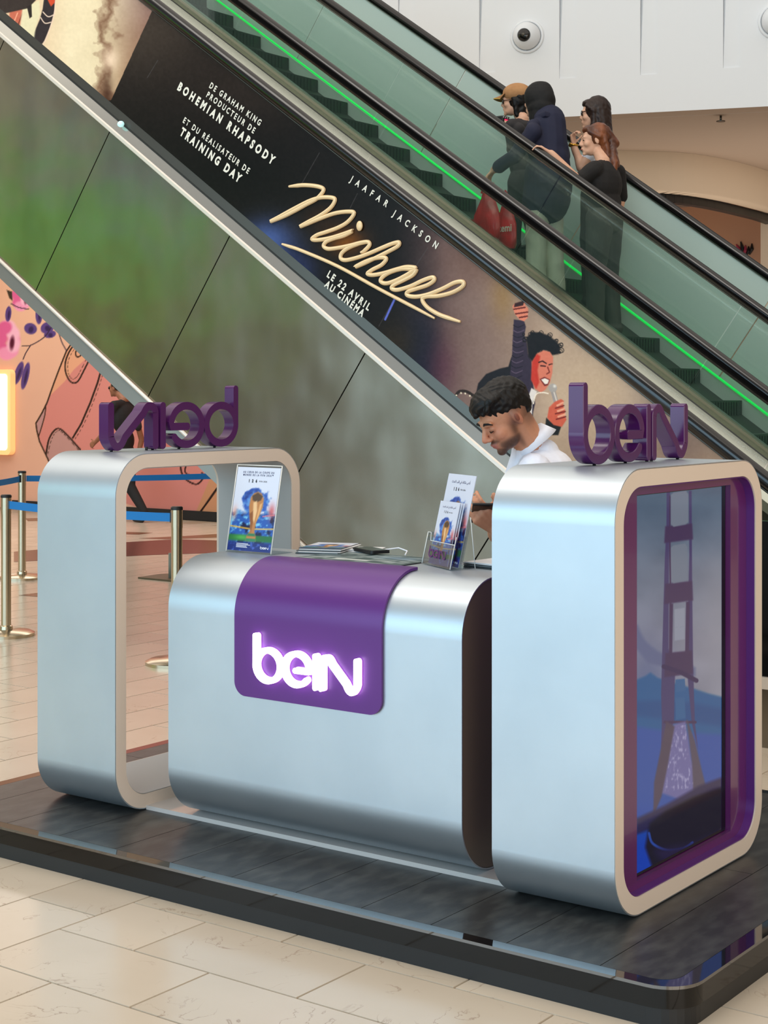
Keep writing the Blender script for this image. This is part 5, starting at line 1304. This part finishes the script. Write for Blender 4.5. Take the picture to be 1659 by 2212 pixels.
g = MB(); g.ball(HP(.090, .030, .004), (.008, .026, .020), 10, 8, 0, H); g.ball(HP(.090, -.030, .004), (.008, .026, .020), 10, 8, 0, H); g.tube([HP(.088, -.05, .010), HP(0, -.084, .018)], .003, 6); g.tube([HP(.088, .05, .010), HP(0, .084, .018)], .003, 6); g.build('sunglasses', M_BLACK, root)
w_ = WRi; ww = MB(); ww.tube([w_ + V(.030*math.cos(t*PI/6), .030*math.sin(t*PI/6), .0) for t in range(12)], .008, 8, closed=True); ww.ball(w_ + V(-.010, -.030, 0), (.016, .007, .016), 12, 8); ww.build('watch', GOLD, root)
# woman with auburn hair
root, C, N, PV, HP, Fr, b, s, tz = rider('woman with long auburn hair in a black T-shirt, her hand on the middle handrail', (1284, 304), 6.12, (1304, 352), (1306, 474), (-1, -.05), None, 1, 2, 0, torso=(.115, .17), hems=(.07, 0), leg_r=(.10, .072, .060), facef=(-.80, -.64))
SHn = P3(1284, 366, 5.97); ELn = P3(1244, 386, 5.86); WRn = P3(1190, 331, 5.74)
b += [cap(SHn, .062, P3(1258, 384, 5.90), .054, 1), cap(P3(1262, 382, 5.91), .038, ELn, .036, 0), cap(ELn, .036, WRn, .024, 0)] + hand_prims(WRn, P3(1164, 314, 5.71) - WRn, V(0, 0, -1), V(0, 1, 0) , [.30, .38, .45, .5], 0, .98, thumb=(.8, .6, .3))
b += [cap(P3(1334, 372, 6.28), .058, P3(1342, 425, 6.34), .046, 1), cap(P3(1342, 425, 6.34), .034, P3(1338, 452, 6.34), .032, 0)]
flesh('body', b, [SK2, BLACK_C, JEAN_C, SHOE], root, .006, 4, None, lambda co: wav(co, .003, 30))
H = Matrix(Fr).transposed()
ha = [ell(HP(-.030, 0, .038), (.096, .084, .092), 0, H), ell(HP(.028, 0, .076), (.060, .062, .034), 0, H), cap(HP(.045, .058, .055), .018, HP(-.03, .076, .022), .022, 0), cap(HP(.045, -.058, .055), .018, HP(-.03, -.076, .022), .022, 0), cap(HP(-.10, 0, .045), .036, HP(-.145, 0, -.02), .040, 0)]
for k in range(9):
    r = -.05 + .0125*k; ha.append(cap(HP(-.125, r*.6, -.01), .024, HP(-.135 - .01*(k % 3), r*1.6, -.18), .026, 0)); ha.append(cap(HP(-.135, r*1.6, -.18), .026, HP(-.115 - .012*(k % 2), r*1.5, -.34 - .02*(k % 3)), .020, 0)); ha.append(cap(HP(-.115 - .012*(k % 2), r*1.5, -.34 - .02*(k % 3)), .020, HP(-.105, r*1.3, -.45 - .02*(k % 3)), .010, 0))
ha += [cap(HP(-.06, .066, .02), .024, HP(-.10, .07, -.12), .020, 0), cap(HP(-.06, -.066, .02), .024, HP(-.09, -.07, -.12), .020, 0), cap(HP(-.07, -.05, -.06), .03, HP(-.10, -.06, -.22), .024, 0)]
flesh('hair', ha, [HAIRA], root, .006, 2, None, lambda co: wav(co, .003, 90))
MB().ball(HP(-.118, 0, .050), (.022, .024, .024), 10, 8).build('hair_tie', M_BLACKM, root)
for q in (1, -1):
    MB().tube([HP(.090, .014*q, .020), HP(.088, .034*q, .026), HP(.078, .046*q, .018)], [.003, .003, .002], 6).build('eyebrow', HAIRK, root)
    MB().ball(HP(.0845, .031*q, -.002), (.005, .012, .006), 10, 6, 0, H).build('eye', HAIRK, root)
MB().tube([HP(.098, .012, -.066), HP(.099, 0, -.066), HP(.098, -.012, -.066)], .004, 6).build('lips', LIP, root)
# man walking past the mural
def walker():
    Y = 9.55; C = P3(252, 838, Y); N = P3(268, 866, Y); PV = P3(268, 980, Y)
    f = Vector((-1, -.1, 0)).normalized(); s = Vector((-f.y, f.x, 0))
    root = thing('person', 'man in black T-shirt and black trousers striding left past the pink mural', 'person', (PV.x, PV.y, FL))
    Fr = frame((-1, -.15), 0); hp, HP = head_prims(C, Fr, .93, 0); Mt = Matrix((f, s, zz)).transposed()
    b = hp + [cap(HP(-.03, 0, -.06), .048, N + zz*.02, .055, 0), ell(N + (PV-N)*.33, (.115, .19, .19), 1, Mt), ell(N + (PV-N)*.75, (.10, .15, .16), 1, Mt), ell(PV, (.11, .15, .12), 2, Mt)]
    for q in (1, -1): b.append(cap(N - zz*.03, .05, N + s*.17*q - zz*.05, .055, 1))
    SL = N + s*.18 - zz*.05; b += [cap(SL, .055, P3(232, 915, Y-.2), .050, 1), cap(P3(236, 908, Y-.2), .036, P3(226, 934, Y-.2), .034, 0), cap(P3(226, 934, Y-.2), .034, P3(206, 955, Y-.2), .025, 0)]
    b += hand_prims(P3(206, 955, Y-.2), V(-.8, 0, -.45), V(0, 1, 0), V(0, 0, 1), [.5, .5, .5, .6], 0, .95)
    SR = N - s*.18 - zz*.05; b += [cap(SR, .055, P3(298, 922, Y), .048, 1), cap(P3(297, 915, Y), .036, P3(306, 950, Y+.1), .033, 0), cap(P3(306, 950, Y+.1), .033, P3(298, 985, Y+.1), .026, 0)] + hand_prims(P3(298, 985, Y+.1), V(-.1, 0, -1), V(0, -1, 0), V(-1, 0, 0), [.4, .4, .5, .5], 0, .95)
    HR = PV - s*.08; KR = P3(280, 1050, Y); AR = P3(312, 1106, Y)
    b += [cap(HR, .09, KR, .068, 2), cap(KR, .068, AR, .048, 2), cap(AR - zz*.02, .036, V(AR.x - .06, AR.y, FL + .035), .034, 3), cap(V(AR.x - .04, AR.y, FL+.034), .034, V(AR.x-.16, AR.y, FL+.032), .028, 3)]
    HL = PV + s*.08; KL = P3(236, 1040, Y-.15); AL = V(KL.x - .12, Y-.15, FL+.10)
    b += [cap(HL, .09, KL, .068, 2), cap(KL, .068, AL, .048, 2), cap(V(AL.x+.03, AL.y, FL+.036), .036, V(AL.x-.14, AL.y, FL+.032), .028, 3)]
    flesh('body', b, [SK3, BLACK_C, BLACK_C, SHOE], root, .009, 3)
    H = Matrix(Fr).transposed(); flesh('hair', [ell(HP(-.03, 0, .04), (.095, .082, .085), 0, H), ell(HP(-.075, 0, -.01), (.03, .06, .05), 0, H)], [HAIRK], root, .008, 1)
    g = MB(); g.ball(HP(.088, .030, .0), (.010, .026, .020), 10, 8, 0, H); g.ball(HP(.088, -.030, .0), (.010, .026, .020), 10, 8, 0, H); g.build('sunglasses', M_BLACK, root)
walker()

# ================================================================ QUEUE POSTS AND SMALL THINGS
M_POST = mat('brushed_post', (200, 186, 160), 0.22, 0.95)
M_BELT = mat('blue_belt', (10, 118, 190), .6)
def post(x, y, label):
    t = thing('queue_post', label, 'stanchion', (x, y, FL), 'queue posts with blue belts')
    MB().lathe([(.175, FL), (.175, FL+.018), (.150, FL+.030), (.045, FL+.040)], (x, y, 0), 36).build('base', M_POST, t)
    MB().lathe([(.042, FL+.036), (.040, FL+.06), (.031, FL+.065)], (x, y, 0), 24).build('collar', M_POST, t)
    MB().lathe([(.031, FL+.06), (.031, .755)], (x, y, 0), 24).build('pole', M_POST, t)
    MB().lathe([(.034, .755), (.034, .768), (.028, .774)], (x, y, 0), 24).build('top_cap', M_BLACKM, t)
    MB().lathe([(.0325, .655), (.0325, .752)], (x, y, 0), 24).build('belt_housing', M_POST, t)
    return t
QP = [(-5.77, 2.87), (-8.05, 4.97), (-4.19, 2.74), (-6.98, 6.42), (-7.55, 3.98)]
for (x, y), l in zip(QP, ['metal queue post nearest the camera at the left edge of the photo', 'metal queue post further back, between the left edge and the open silver frame',
                          'metal queue post seen through the open silver frame, its base beside the counter', 'metal queue post hidden behind the right leg of the open silver frame', 'metal queue post outside the left edge of the photo']): post(x, y, l)
def belt(a, b, label, z=.712, sag=.012):
    (x0, y0), (x1, y1) = a, b; L = math.hypot(x1-x0, y1-y0); ux, uy = (x1-x0)/L, (y1-y0)/L; n = 12; mb = MB(); vs = []
    for i in range(n+1):
        t = .035/L + (1 - .07/L)*i/n; zc = z - 4*sag*t*(1-t); x, y = x0+ux*L*t, y0+uy*L*t; tw = .004*math.sin(t*5)
        for dz, dn in ((-.024, -.0012), (-.024, .0012), (.024, .0012), (.024, -.0012)): vs.append((x - uy*(dn + tw*dz*8), y + ux*(dn + tw*dz*8), zc + dz))
    fs = [(i*4+k, i*4+(k+1) % 4, (i+1)*4+(k+1) % 4, (i+1)*4+k) for i in range(n) for k in range(4)]
    mb.add(vs, fs + [(3, 2, 1, 0), (4*n, 4*n+1, 4*n+2, 4*n+3)], 0, False)
    o = mb.build('queue_belt', M_BELT); tag(o, label, 'belt', 'blue queue belts')
    e = MB().box((x1-ux*.045-.006, y1-uy*.045-.006, z-.030), (x1-ux*.045+.006, y1-uy*.045+.006, z+.030)).build('belt_clip', M_BLACKM, o)
belt(QP[0], QP[2], 'bright blue belt, lower of the two, running from the leftmost post through the open frame')
belt(QP[1], QP[3], 'darker blue belt, upper of the two, running behind the open silver frame')
belt(QP[4], QP[1], 'short piece of blue belt running out of the left edge of the photo')
fp = thing('floor_stand', 'thin grey upright on a dark flat plate on the floor behind the counter', 'stand', (-7.02, 5.52, FL))
q = [atZ(298, 1250, FL), atZ(345, 1243, FL), atZ(385, 1241, FL), atZ(372, 1257, FL)]
MB().prism([(p.x, p.y, FL+.001) for p in q], (0, 0, .012)).build('plate', mat('dark_plate', (92, 80, 56), .5), fp)
p = atZ(368, 1252, FL); MB().tube([(p.x, p.y, FL+.01), (p.x, p.y, FL+.215)], .016, 10).build('upright', mat('grey_green_post', (130, 134, 120), .5), fp)
# brown inlays of the floor beyond
def inlay(px, col, name='floor_inlay'):
    P_ = [atZ(a, b, FL) for a, b in px]
    structure(MB().prism([(v.x, v.y, FL+.0005) for v in P_], (0, 0, .001)).build('trim_inlay', col, floor))
M_INL = mat('brown_stone', (84, 44, 38), .25); M_INL2 = mat('dark_brown_stone', (112, 80, 58), .25)
for px, c in (([(30, 1192), (262, 1172), (380, 1165), (480, 1168), (480, 1194), (330, 1199), (30, 1214)], M_INL), ([(200, 1147), (330, 1151), (300, 1155), (200, 1153)], M_INL2),
              ([(300, 1163), (400, 1158), (480, 1153), (480, 1161), (360, 1165)], M_INL2), ([(40, 1286), (80, 1281), (110, 1284), (90, 1290)], M_INL2), ([(55, 1120), (150, 1117), (150, 1124), (60, 1126)], M_INL2)): inlay(px, c)

# ---------------- printed cards on the counter
ZC = CZ1
def card_art(G, u, v, seed=0):
    y = (1 - v)*100; x = u*66                      # card units, y down
    P = Paint(x, y, (214, 218, 232)); n1 = fbm(x, y, 9, 41 + seed, 4); n2 = fbm(x, y, 4, 44 + seed, 3)
    m = lambda a: np.clip(a, 0, 1)
    d = ((x-34)/22)**2 + ((y-42)/16)**2
    P.mixa(m((1.15 - d + (n1-.5)*1.6)*3), (52, 92, 178)); P.mixa(m((.8 - d + (n2-.5)*2)*2)*.6, (120, 180, 226))
    P.mixa(m((n1-.55)*6)*m(1.4-d), (28, 48, 120))
    low = m((y-50)/6 + (n1-.5)*3); P.mixa(low, (40, 88, 170)); P.mixa(m((n2-.5)*5)*low, (120, 190, 226)); P.mixa(m((.42-n1)*8)*low, (20, 24, 62))
    P.blob(60, 52, 5, 9, (196, 60, 60), 1, .7); P.blob(4, 56, 4, 8, (226, 140, 110), 1, .6)
    P.line([(-2, 71), (30, 73.5)], .7, (230, 180, 60)); P.line([(38, 73.5), (70, 72)], .7, (236, 196, 90)); P.line([(48, 58), (70, 55)], .5, (236, 120, 120))
    P.mixa(m((y-80)/2)*m((90-y)/3), (40, 110, 60)); P.blob(20, 84, 12, 3, (90, 180, 80), 1, .8); P.mixa(m((y-88)/3), (30, 48, 116)); P.mixa(m((n2-.6)*5)*m((y-88)/3), (70, 96, 180))
    # plain gold cup: bowl, tapering stem, banded foot
    P.fill([(26, 36), (30, 31), (36, 29), (42, 31), (46, 37), (46, 47), (43, 56), (39, 66), (38, 76), (41, 82), (42, 88), (26, 88), (27, 82), (31, 76), (30, 66), (27, 56), (25, 47)], (186, 124, 70), .5)
    P.fill([(28, 34), (36, 30), (44, 34), (42, 39), (35, 42), (29, 39)], (84, 62, 44), .5); P.fill([(31, 42), (36, 40), (38, 52), (36, 66), (33, 62)], (234, 190, 138), .8); P.fill([(41, 44), (45, 42), (42, 56), (38, 66)], (226, 170, 108), .6)
    P.fill([(27, 56), (32, 52), (34, 66), (33, 78), (31, 70)], (142, 84, 42), .5)
    P.fill([(29, 79), (39, 79), (40, 82), (28, 82)], (38, 120, 80), .3); P.fill([(27, 85), (41, 85), (42, 88), (26, 88)], (42, 130, 88), .3)
    return P.c
M_CARD = art_mat('card_print', rough=.3, spec=.4)
M_ACR = glass_mat('clear_acrylic', (240, 244, 246), .10, .01)
M_INK = mat('navy_ink', (30, 36, 90), .5); M_INKB = mat('black_ink', (12, 12, 14), .5); M_INKW = mat('white_ink', (236, 238, 246), .5)
def card(parent, O, U, W, w_, h_, french=True, sub=None, lines=True):
    """printed sheet: O lower-left corner, U along the width, W up the sheet"""
    N_ = U.cross(W).normalized()
    sheet = painted('printed_sheet', O, O + U*w_, O + U*w_ + W*h_, O + W*h_, 66, 100, card_art, M_CARD, parent)
    MB().hexa([O - N_*.0006, O + U*w_ - N_*.0006, O + U*w_ - N_*.0016, O - N_*.0016, O + W*h_ - N_*.0006, O + U*w_ + W*h_ - N_*.0006, O + U*w_ + W*h_ - N_*.0016, O + W*h_ - N_*.0016]).build('sheet_back', M_INKW, parent)
    q = lambda u, v: O + U*w_*u + W*h_*v
    def t(tx, u0, u1, v, cap_, m, b=.02, cond=.85): text_mesh('card_lettering', tx, q(u0, v), q(u1, v), W, cap_, m, sheet, bold=b, lift=N_*.0008, cond=cond)
    if french:
        t('AU CŒUR DE LA COUPE DU', .14, .86, .930, h_*.021, M_INK); t('MONDE DE LA FIFA 2026™', .15, .85, .896, h_*.021, M_INK)
    else:
        ar = 'احجز مكانك في قلب الحدث'
        forms = '\uFE99\uFEAA\uFEA4\uFEDF\uFE8D \uFE90\uFEE0\uFED7 \uFEF2\uFED3 \uFEDA\uFEE7\uFE8E\uFEDC\uFEE3 \uFEF0\uFEC0\uFEE7\uFE83'
        t(forms, .18, .84, .905, h_*.026, M_INK, .01)
    t('!26', .30, .49, .82, h_*.032, M_INKB, .06); t('FIFA 2026', .54, .72, .826, h_*.014, M_INKB, .04)
    if lines:
        for k, (a, b_) in enumerate(((.20, .47), (.20, .52), (.20, .44), (.20, .46))):
            MB().hexa([q(a, .082-.014*k) + N_*.0006*c for c in (0, 1) for _ in (0,)]*0 or [q(a, .082-.014*k), q(b_, .082-.014*k), q(b_, .082-.014*k) + N_*.0006, q(a, .082-.014*k) + N_*.0006,
                       q(a, .088-.014*k), q(b_, .088-.014*k), q(b_, .088-.014*k) + N_*.0006, q(a, .088-.014*k) + N_*.0006]).build('text_line', M_INKW, sheet)
        bein(sheet, M_INKW, q(.76, .035) + N_*.0002, U, W, N_, h_*.024, w_*.19, .09, .0008, 'card_lettering')
    return sheet
def slab_box(O, U, W, w_, h_, t_):
    N_ = U.cross(W).normalized()
    return [O, O+U*w_, O+U*w_-N_*t_, O-N_*t_, O+W*h_, O+U*w_+W*h_, O+U*w_+W*h_-N_*t_, O+W*h_-N_*t_]
st1 = thing('card_stand', 'clear leaning stand holding a large trophy card at the left end of the counter', 'card stand', (-1.55, .35, ZC))
U = Vector((1, -.02, 0)).normalized(); Wv = Vector((0, .20, .98)).normalized(); O = Vector((-1.648, .322, ZC+.004))
card(st1, O + U*.004 + Wv*.004, U, Wv, .194, .284)
Nn = U.cross(Wv).normalized()
MB().hexa(slab_box(O - Nn*.002, U, Wv, .202, .295, .003)).build('acrylic_back', M_ACR, st1)
MB().box((-1.648, .322, ZC+.0005), (-1.446, .43, ZC+.003)).build('acrylic_foot', M_ACR, st1)
for a, b in ((O, O + Wv*.295), (O + U*.202, O + U*.202 + Wv*.295), (O + Wv*.295, O + Wv*.295 + U*.202)): MB().tube([a, b], .0018, 6).build('acrylic_edge', mat('acrylic_edge', (226, 226, 220), .15), st1)
# tall card leaning behind the leaflet holder
U2 = Vector((.86, -.51, 0)).normalized(); B2 = Vector((.51, .86, 0)).normalized()
A2 = Vector((-.892, .398, ZC+.003))
hl = thing('leaflet_holder', 'clear acrylic leaflet holder with purple beIN lettering at the right end of the counter', 'leaflet holder', (A2.x+.09, A2.y, ZC))
W2 = (B2*.22 + Vector((0, 0, .975))).normalized()
zc_ = Vector((0, 0, 1))
N2 = U2.cross(W2).normalized()
MB().hexa(slab_box(A2, U2, W2, .205, .075, .0022)).build('front_plate', M_ACR, hl)
MB().hexa([A2 + U2*.0, A2 + U2*.205, A2 + U2*.205 + B2*.085, A2 + B2*.085] + [q + zc_*.002 for q in (A2, A2 + U2*.205, A2 + U2*.205 + B2*.085, A2 + B2*.085)]).build('base_plate', M_ACR, hl)
for u_ in (0.0, .205):
    a = A2 + U2*u_; P_ = [a, a + B2*.034, a + B2*.034 + W2*.10, a + W2*.10]
    MB().prism(P_, U2*.0022).build('side_plate', M_ACR, hl)
    MB().tube([a, a + W2*.10], .0016, 6).build('acrylic_edge', MATS['acrylic_edge'], hl); MB().tube([a + B2*.085, a + B2*.034 + W2*.16], .0014, 6).build('acrylic_edge', MATS['acrylic_edge'], hl)
MB().tube([A2 + W2*.10, A2 + U2*.022 + W2*.10, A2 + U2*.03 + W2*.075, A2 + U2*.205 + W2*.075], .0014, 6).build('acrylic_edge', MATS['acrylic_edge'], hl)
MB().hexa(slab_box(A2 + B2*.037, U2, W2, .205, .15, .0022)).build('back_plate', M_ACR, hl)
bein(hl, mat('purple_outline', (92, 30, 96), .4), A2 + U2*.035 + W2*.024 + N2*.001, U2, W2, N2, .026, .125, .085, .0012, 'holder_lettering')
tall = thing('tall_card', 'tall white and blue card with Arabic heading standing behind the leaflet holder', 'card', (A2.x+.05, A2.y+.05, ZC), 'cards in the leaflet holder')
card(tall, A2 + B2*.028 + U2*.006 + W2*.004, U2, W2, .195, .284, french=False)
for k in range(3):
    lf = thing('leaflet', ['small trophy leaflet with Arabic heading at the front of the clear holder', 'small leaflet, second in the clear holder', 'small leaflet, third in the clear holder'][k], 'leaflet', (A2.x+.07, A2.y+.01, ZC), 'cards in the leaflet holder')
    o_ = A2 + B2*(.007 + .005*k) + U2*(.030 + .006*k) + W2*(.004)
    if k == 0: card(lf, o_, U2, W2, .140, .198, french=False, lines=False)
    else: painted('printed_sheet', o_, o_ + U2*.14, o_ + U2*.14 + W2*.198, o_ + W2*.198, 33, 50, card_art, M_CARD, lf)
# loose leaflets
def flat_sheet(name, cx_, cy_, z, w_, h_, ang, label, group, m, art=None):
    e = thing(name, label, 'leaflet', (cx_, cy_, z), group); c, s_ = math.cos(ang), math.sin(ang)
    Uu, Vv = Vector((c, s_, 0)), Vector((-s_, c, 0)); O_ = Vector((cx_, cy_, z)) - Uu*w_/2 - Vv*h_/2
    MB().hexa([O_, O_+Uu*w_, O_+Uu*w_+Vv*h_, O_+Vv*h_] + [q + Vector((0, 0, .0022)) for q in (O_, O_+Uu*w_, O_+Uu*w_+Vv*h_, O_+Vv*h_)]).build('paper', m, e)
    if art: z_ = Vector((0, 0, .0025)); painted('printed_face', O_+z_, O_+Uu*w_+z_, O_+Uu*w_+Vv*h_+z_, O_+Vv*h_+z_, 30, 44, art, M_CARD, e)
PAPER = mat('white_paper', (226, 226, 226), .6); PAPERB = mat('blue_grey_paper', (110, 118, 122), .5); DKP = mat('dark_paper', (52, 58, 60), .5)
for k in range(7):
    flat_sheet('leaflet', -1.385 + .004*(k % 3), .535 + .003*k, ZC + .001 + .0025*k, .148, .21, .35 - .03*(k % 2), ['lowest', 'second lowest', 'third lowest', 'middle', 'third from top', 'second from top'][k] + ' leaflet of the printed stack left of the phone' if k < 6 else 'top leaflet of the printed stack left of the phone, blue and orange print', 'stacked leaflets left of the phone', [DKP, PAPERB, PAPER][k % 3], card_art if k == 6 else None)
for k in range(4):
    flat_sheet('leaflet', -1.315 + .008*k, .60 + .003*k, ZC + .0012 + .0024*k + .0175*(0), .148, .10, .12 + .10*k, ['lowest', 'second lowest', 'second highest', 'topmost'][k] + ' of the white leaflets fanned out behind the printed stack', 'fanned white leaflets', PAPER)
for k in range(6):
    flat_sheet('leaflet', -.655 + .004*(k % 2), .50, ZC + .001 + .0028*k, .15, .21, -.2 + .05*(k % 3), ['lowest dark', 'second dark', 'third, blue-grey', 'fourth, dark', 'fifth, white'][k] + ' leaflet from the bottom of the stack beside the right cabinet' if k < 5 else 'white folded leaflet on top of the stack beside the right cabinet', 'stacked leaflets beside the right cabinet', [DKP, DKP, PAPERB, DKP, PAPER, PAPER][k])
def mat_art(G, u, v):
    P = Paint(u*42, (1-v)*28, (62, 82, 84)); r = np.random.RandomState(5); n = fbm(P.x, P.y, 6, 60); P.c += (n - .5)[..., None]*24
    for k in range(46):
        cx_, cy_ = r.uniform(3, 39), 3 + 24*((k*7) % 13)/13; w_ = r.uniform(1.2, 3.6); P.fill([(cx_-w_, cy_-.5), (cx_+w_, cy_-.5), (cx_+w_, cy_+.5), (cx_-w_, cy_+.5)], (206, 214, 212))
    P.fill([(12, 18), (26, 18), (26, 21), (12, 21)], (218, 222, 218)); P.blob(30, 8, 8, 4, (96, 124, 150), 1, .8)
    return P.c
mt = thing('counter_mat', 'dark teal printed mat with white text blocks lying on the counter behind the purple panel', 'mat', (-1.12, .41, ZC))
MB().box((-1.330, .272, ZC+.0005), (-.905, .545, ZC+.003)).build('mat_base', M_BLACKM, mt)
painted('mat_print', (-1.328, .274, ZC+.0032), (-.907, .274, ZC+.0032), (-.907, .543, ZC+.0032), (-1.328, .543, ZC+.0032), 120, 80, mat_art, M_CARD, mt)
# phone lying on the counter
ph2 = thing('mobile_phone', 'black mobile phone lying flat on the counter beside the leaflet stack', 'phone', (-1.25, .60, ZC))
rt, aw = Vector((_C, -_S, 0)), Vector((_S, _C, 0))
A_ = atZ(760, 1189, ZC + .006); l_ = (rt*.063 - aw*.118).normalized(); s2 = Vector((-l_.y, l_.x, 0))
def phone_slab(z0, z1, ins, nm, m):
    pts = [A_ + l_*a + s2*b for a, b in rrect(ins, .142-ins, ins, .072-ins, .009, 5)]
    return MB().prism([(q.x, q.y, z0) for q in pts], (0, 0, z1-z0)).build(nm, m, ph2)
phone_slab(ZC+.006, ZC+.016, 0, 'phone_case', M_BLACKM); phone_slab(ZC+.016, ZC+.0168, .004, 'phone_screen', M_BLACK)
cb = MB(); e_ = A_ + l_*.02 + s2*.07
cb.tube([(a, b, ZC + .004 + dz) for a, b, dz in [(e_.x+.05, e_.y-.02, .006), (e_.x+.10, e_.y+.01, .014), (e_.x+.15, e_.y-.01, .008), (e_.x+.17, e_.y-.05, .0)]], .0022, 8)
o = cb.build('charging_cable', M_INKW); tag(o, 'short white charging cable curling out behind the phone on the counter', 'cable')
# small marker light on the escalator trim
p_ = atY(261, 268, YA0-.03); o = MB().ball(p_, (.022, .018, .018), 10, 8).build('marker_light', mat('marker_glow', (190, 240, 240), .3, emit=(190, 240, 240), es=.5), escA)
